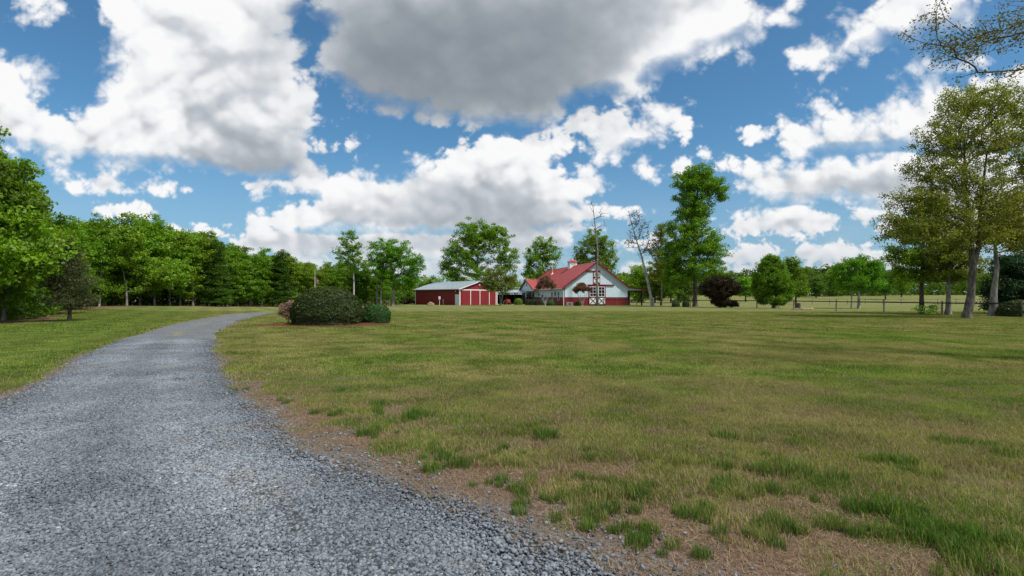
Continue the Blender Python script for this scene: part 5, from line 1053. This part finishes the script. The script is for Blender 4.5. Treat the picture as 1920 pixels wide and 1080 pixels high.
# air conditioner
Ya = 98.2; ax = gx(1068, Ya); ac = empty('air_conditioner', (ax, Ya, float(height(ax, Ya))), a12); tag(ac, 'white air conditioner unit on the ground by the red wainscot', 'air conditioner')
box('case', TRIM_W, ac, -.48, .48, -.3, .3, .05, .66); g = MB()
for k in range(6): g.box(-.3, .22, -.33, -.301, .13 + k * .08, .16 + k * .08)
g.build('grille', BLACK, ac); box('pad', CONC, ac, -.55, .55, -.38, .38, -.05, .05)
# meter pedestal, stake and stone before the red barn
def pt(px, Y): x = gx(px, Y); return (x, Y, float(height(x, Y)))
o = empty('meter_pedestal', pt(824, 100)); tag(o, 'white meter box on a thin post before the long red wall', 'meter box'); MB().bar((0, 0, -.1), (0, 0, 1.4), .045).build('post', TRIM_W, o); box('meter_case', TRIM_W, o, -.17, .17, -.12, .12, 1.15, 1.72); MB().bar((0, -.121, 1.5), (0, -.16, 1.5), .09, 12).build('dial', CONC, o)
o = empty('marker_stake', pt(831, 99)); tag(o, 'short pale stake right of the white meter box', 'stake'); box('shaft', POSTG, o, -.04, .04, -.04, .04, -.1, 1.0); box('cap', TRIM_W, o, -.05, .05, -.05, .05, 1.0, 1.07)
rr_ = np.random.default_rng(3); mb = MB().ball((0, 0, 0), 1, 14, 9); q = np.array(mb.v) * (1 + rr_.normal(0, .06, (len(mb.v), 1))) * [.75, .5, .62]; q[:, 2] = np.maximum(q[:, 2], -.06); mb.v = [tuple(x) for x in q]
ob = mb.build('boulder', paint('tan_stone', (.24, .18, .12), .9, .3, 4.)); ob.location = pt(808, 101.5); tag(ob, 'tan boulder on the grass against the red wall', 'boulder')
# flagpole with limp flag
FP = pt(590.5, 90); fp = empty('flagpole', FP); tag(fp, 'white flagpole rising behind the domed bush', 'flagpole'); MB().bar((0, 0, -.1), (0, 0, 6.0), .055, 8, .03).build('pole', TRIM_W, fp); MB().ball((0, 0, 6.05), .07).build('finial', STEEL, fp)
def flag_mat():
    m, t = material('flag_cloth'); u, v_, _ = t.new('ShaderNodeSeparateXYZ', {0: t.new('ShaderNodeAttribute', attribute_name='cloth').outputs['Vector']}).outputs
    st = t.m('GREATER_THAN', t.m('MODULO', t.m('MULTIPLY', v_, 6.5), 1.), .5); col = t.mix(st, (.50, .03, .05), (.75, .74, .72))
    cx_ = t.m('SUBTRACT', t.m('MODULO', t.m('MULTIPLY', u, 15.), 1.), .5); cyy = t.m('SUBTRACT', t.m('MODULO', t.m('MULTIPLY', v_, 9.3), 1.), .5)
    dot = t.m('LESS_THAN', t.m('ADD', t.m('MULTIPLY', cx_, cx_), t.m('MULTIPLY', cyy, cyy)), .07)
    cant = t.m('MULTIPLY', t.m('LESS_THAN', u, .40), t.m('GREATER_THAN', v_, .4615)); col = t.mix(cant, col, t.mix(dot, (.03, .05, .18), (.7, .7, .7)))
    d = t.new('ShaderNodeBsdfDiffuse', {'Color': col}).outputs[0]; tr_ = t.new('ShaderNodeBsdfTranslucent', {'Color': col}).outputs[0]; finish(t, t.new('ShaderNodeMixShader', {0: .3, 1: d, 2: tr_}).outputs[0]); return m
nu, nv = 40, 24; u = np.linspace(0, 1, nu)[None] + np.zeros((nv, 1)); v_ = np.linspace(0, 1, nv)[:, None] + np.zeros((1, nu))
fx = .05 + .42 * u ** .8 + .10 * np.sin(u * 16) * u; fy = .16 * np.sin(u * 19 + v_ * 1.5) * np.sqrt(u); fz = 5.2 - (1 - v_) * 1.0 - u ** 1.1 * .75 + .05 * np.sin(u * 12)
ids = np.arange(nu * nv).reshape(nv, nu); F = np.stack([ids[:-1, :-1], ids[:-1, 1:], ids[1:, 1:], ids[1:, :-1]], -1).reshape(-1, 4)
fo = link_mesh('flag', np_mesh('flag', np.stack([fx, fy, fz], -1).reshape(-1, 3), F, {'cloth': ('FLOAT_VECTOR', np.stack([u, v_, 0 * u], -1).reshape(-1, 3))}, True), flag_mat()); fo.location = FP; tag(fo, 'striped flag with starred canton hanging limp on the pole', 'flag')
# lamp post
lp = empty('lamp_post', pt(552.5, 100)); tag(lp, 'lamp post with two white globes before the wood', 'lamp post'); MB().bar((0, 0, -.1), (0, 0, 2.5), .05, 8).build('post', BLACK, lp); MB().beam((-.42, 0, 2.15), (.42, 0, 2.15), .04, .04).build('arm', BLACK, lp)
for s in (-1, 1): g = MB().ball((s * .42, 0, 2.36), .17, 12, 8).build('globe', paint('opal_glass', (.8, .8, .78), .3, .02), lp, True); MB().bar((s * .42, 0, 2.15), (s * .42, 0, 2.22), .07, 8).build('collar', BLACK, g)
# two bare poles left of the red barn
for px, Y, top, r_, lb in ((783, 132, 506, .17, 'taller bare pole behind the end of the red barn'), (764, 134, 524, .13, 'shorter bare pole beside the tree clump')):
    h = (557 - top) / 1000 * Y + 1.6; o = empty('utility_pole', pt(px, Y)); tag(o, lb, 'pole', 'poles left of the red barn'); MB().bar((0, 0, -.2), (0, 0, h), r_, 10, r_ * .75).build('shaft', POSTG, o); MB().beam((-.5, 0, h - .6), (.5, 0, h - .6), .1, .1).build('crossarm', POSTG, o)
# ======== rail fence
FX = [(16.8, 97.5), (19.3, 98.2), (22.8, 97.5), (28.3, 84.5), (34.9, 76), (36.2, 68.5), (37.4, 61.5), (38.5, 55.2), (39.1, 48.5), (40.2, 42), (41.5, 35.5), (43, 29)]
fe = empty('rail_fence', (FX[0][0], FX[0][1], float(height(*FX[0])))); tag(fe, 'weathered post fence with one black rail along the field', 'fence'); o0 = Vector(fe.location)
P3 = []
for i, (x, y) in enumerate(FX):
    z = float(height(x, y)); P3.append(Vector((x, y, z)) - o0); hh = 1.32 + .05 * math.sin(i * 2.1)
    MB().bar(P3[-1] + Vector((0, 0, -.2)), P3[-1] + Vector((.02 * math.sin(i), 0, hh)), .085, 8, .075).build('post', POSTG, fe)
for a, b in zip(P3[:-1], P3[1:]): MB().beam(a + Vector((0, -.09, 1.08)), b + Vector((0, -.09, 1.08)), .035, .11).build('rail', RAIL, fe)
# far paddock fence
FF = [(x, 118 - .12 * (x - 60)) for x in np.arange(66, 128, 3.6)]; ff = empty('paddock_fence', (FF[0][0], FF[0][1], float(height(*FF[0])))); tag(ff, 'thin dark wire fence far out in the pale field', 'fence'); o1 = Vector(ff.location); Q3 = [Vector((x, y, float(height(x, y)))) - o1 for x, y in FF]
for a in Q3: MB().bar(a + Vector((0, 0, -.1)), a + Vector((0, 0, 1.25)), .06, 6).build('post', POSTG, ff)
for a, b in zip(Q3[:-1], Q3[1:]):
    for h in (1.15, .6): MB().beam(a + Vector((0, 0, h)), b + Vector((0, 0, h)), .03, .05).build('rail', RAIL, ff)
# barrel-like planter on stones by the rounded tree
st = empty('wooden_stump', pt(1496, 69.5)); tag(st, 'dark wooden stump with stones at its foot beside the rounded tree', 'stump'); MB().bar((0, 0, -.1), (0, 0, .78), .36, 14, .33).build('trunk', BK_BROWN, st); MB().bar((0, 0, .78), (0, 0, .82), .33, 14).build('cut_face', POSTG, st)
mb = MB().ball((0, 0, 0), 1, 10, 6); q = np.array(mb.v) * (1 + rr_.normal(0, .08, (len(mb.v), 1))) * [.26, .2, .11]; mb.v = [tuple(x) for x in q]; sme = mb.mesh('stone'); sme.materials.append(paint('pinkish_stone', (.33, .23, .17), .9, .3, 5.))
for k in range(9): s_o = bpy.data.objects.new('stone', sme); COL.objects.link(s_o); s_o.parent = st; s_o.location = (math.cos(k * .55 - 2.6) * (.8 + .2 * (k % 2)) + .15 * k - .3, -.55 + math.sin(k * .55 - 2.6) * .4, .05); s_o.rotation_euler = (0, 0, k * 1.3); s_o.scale = (1 + .2 * (k % 3),) * 3
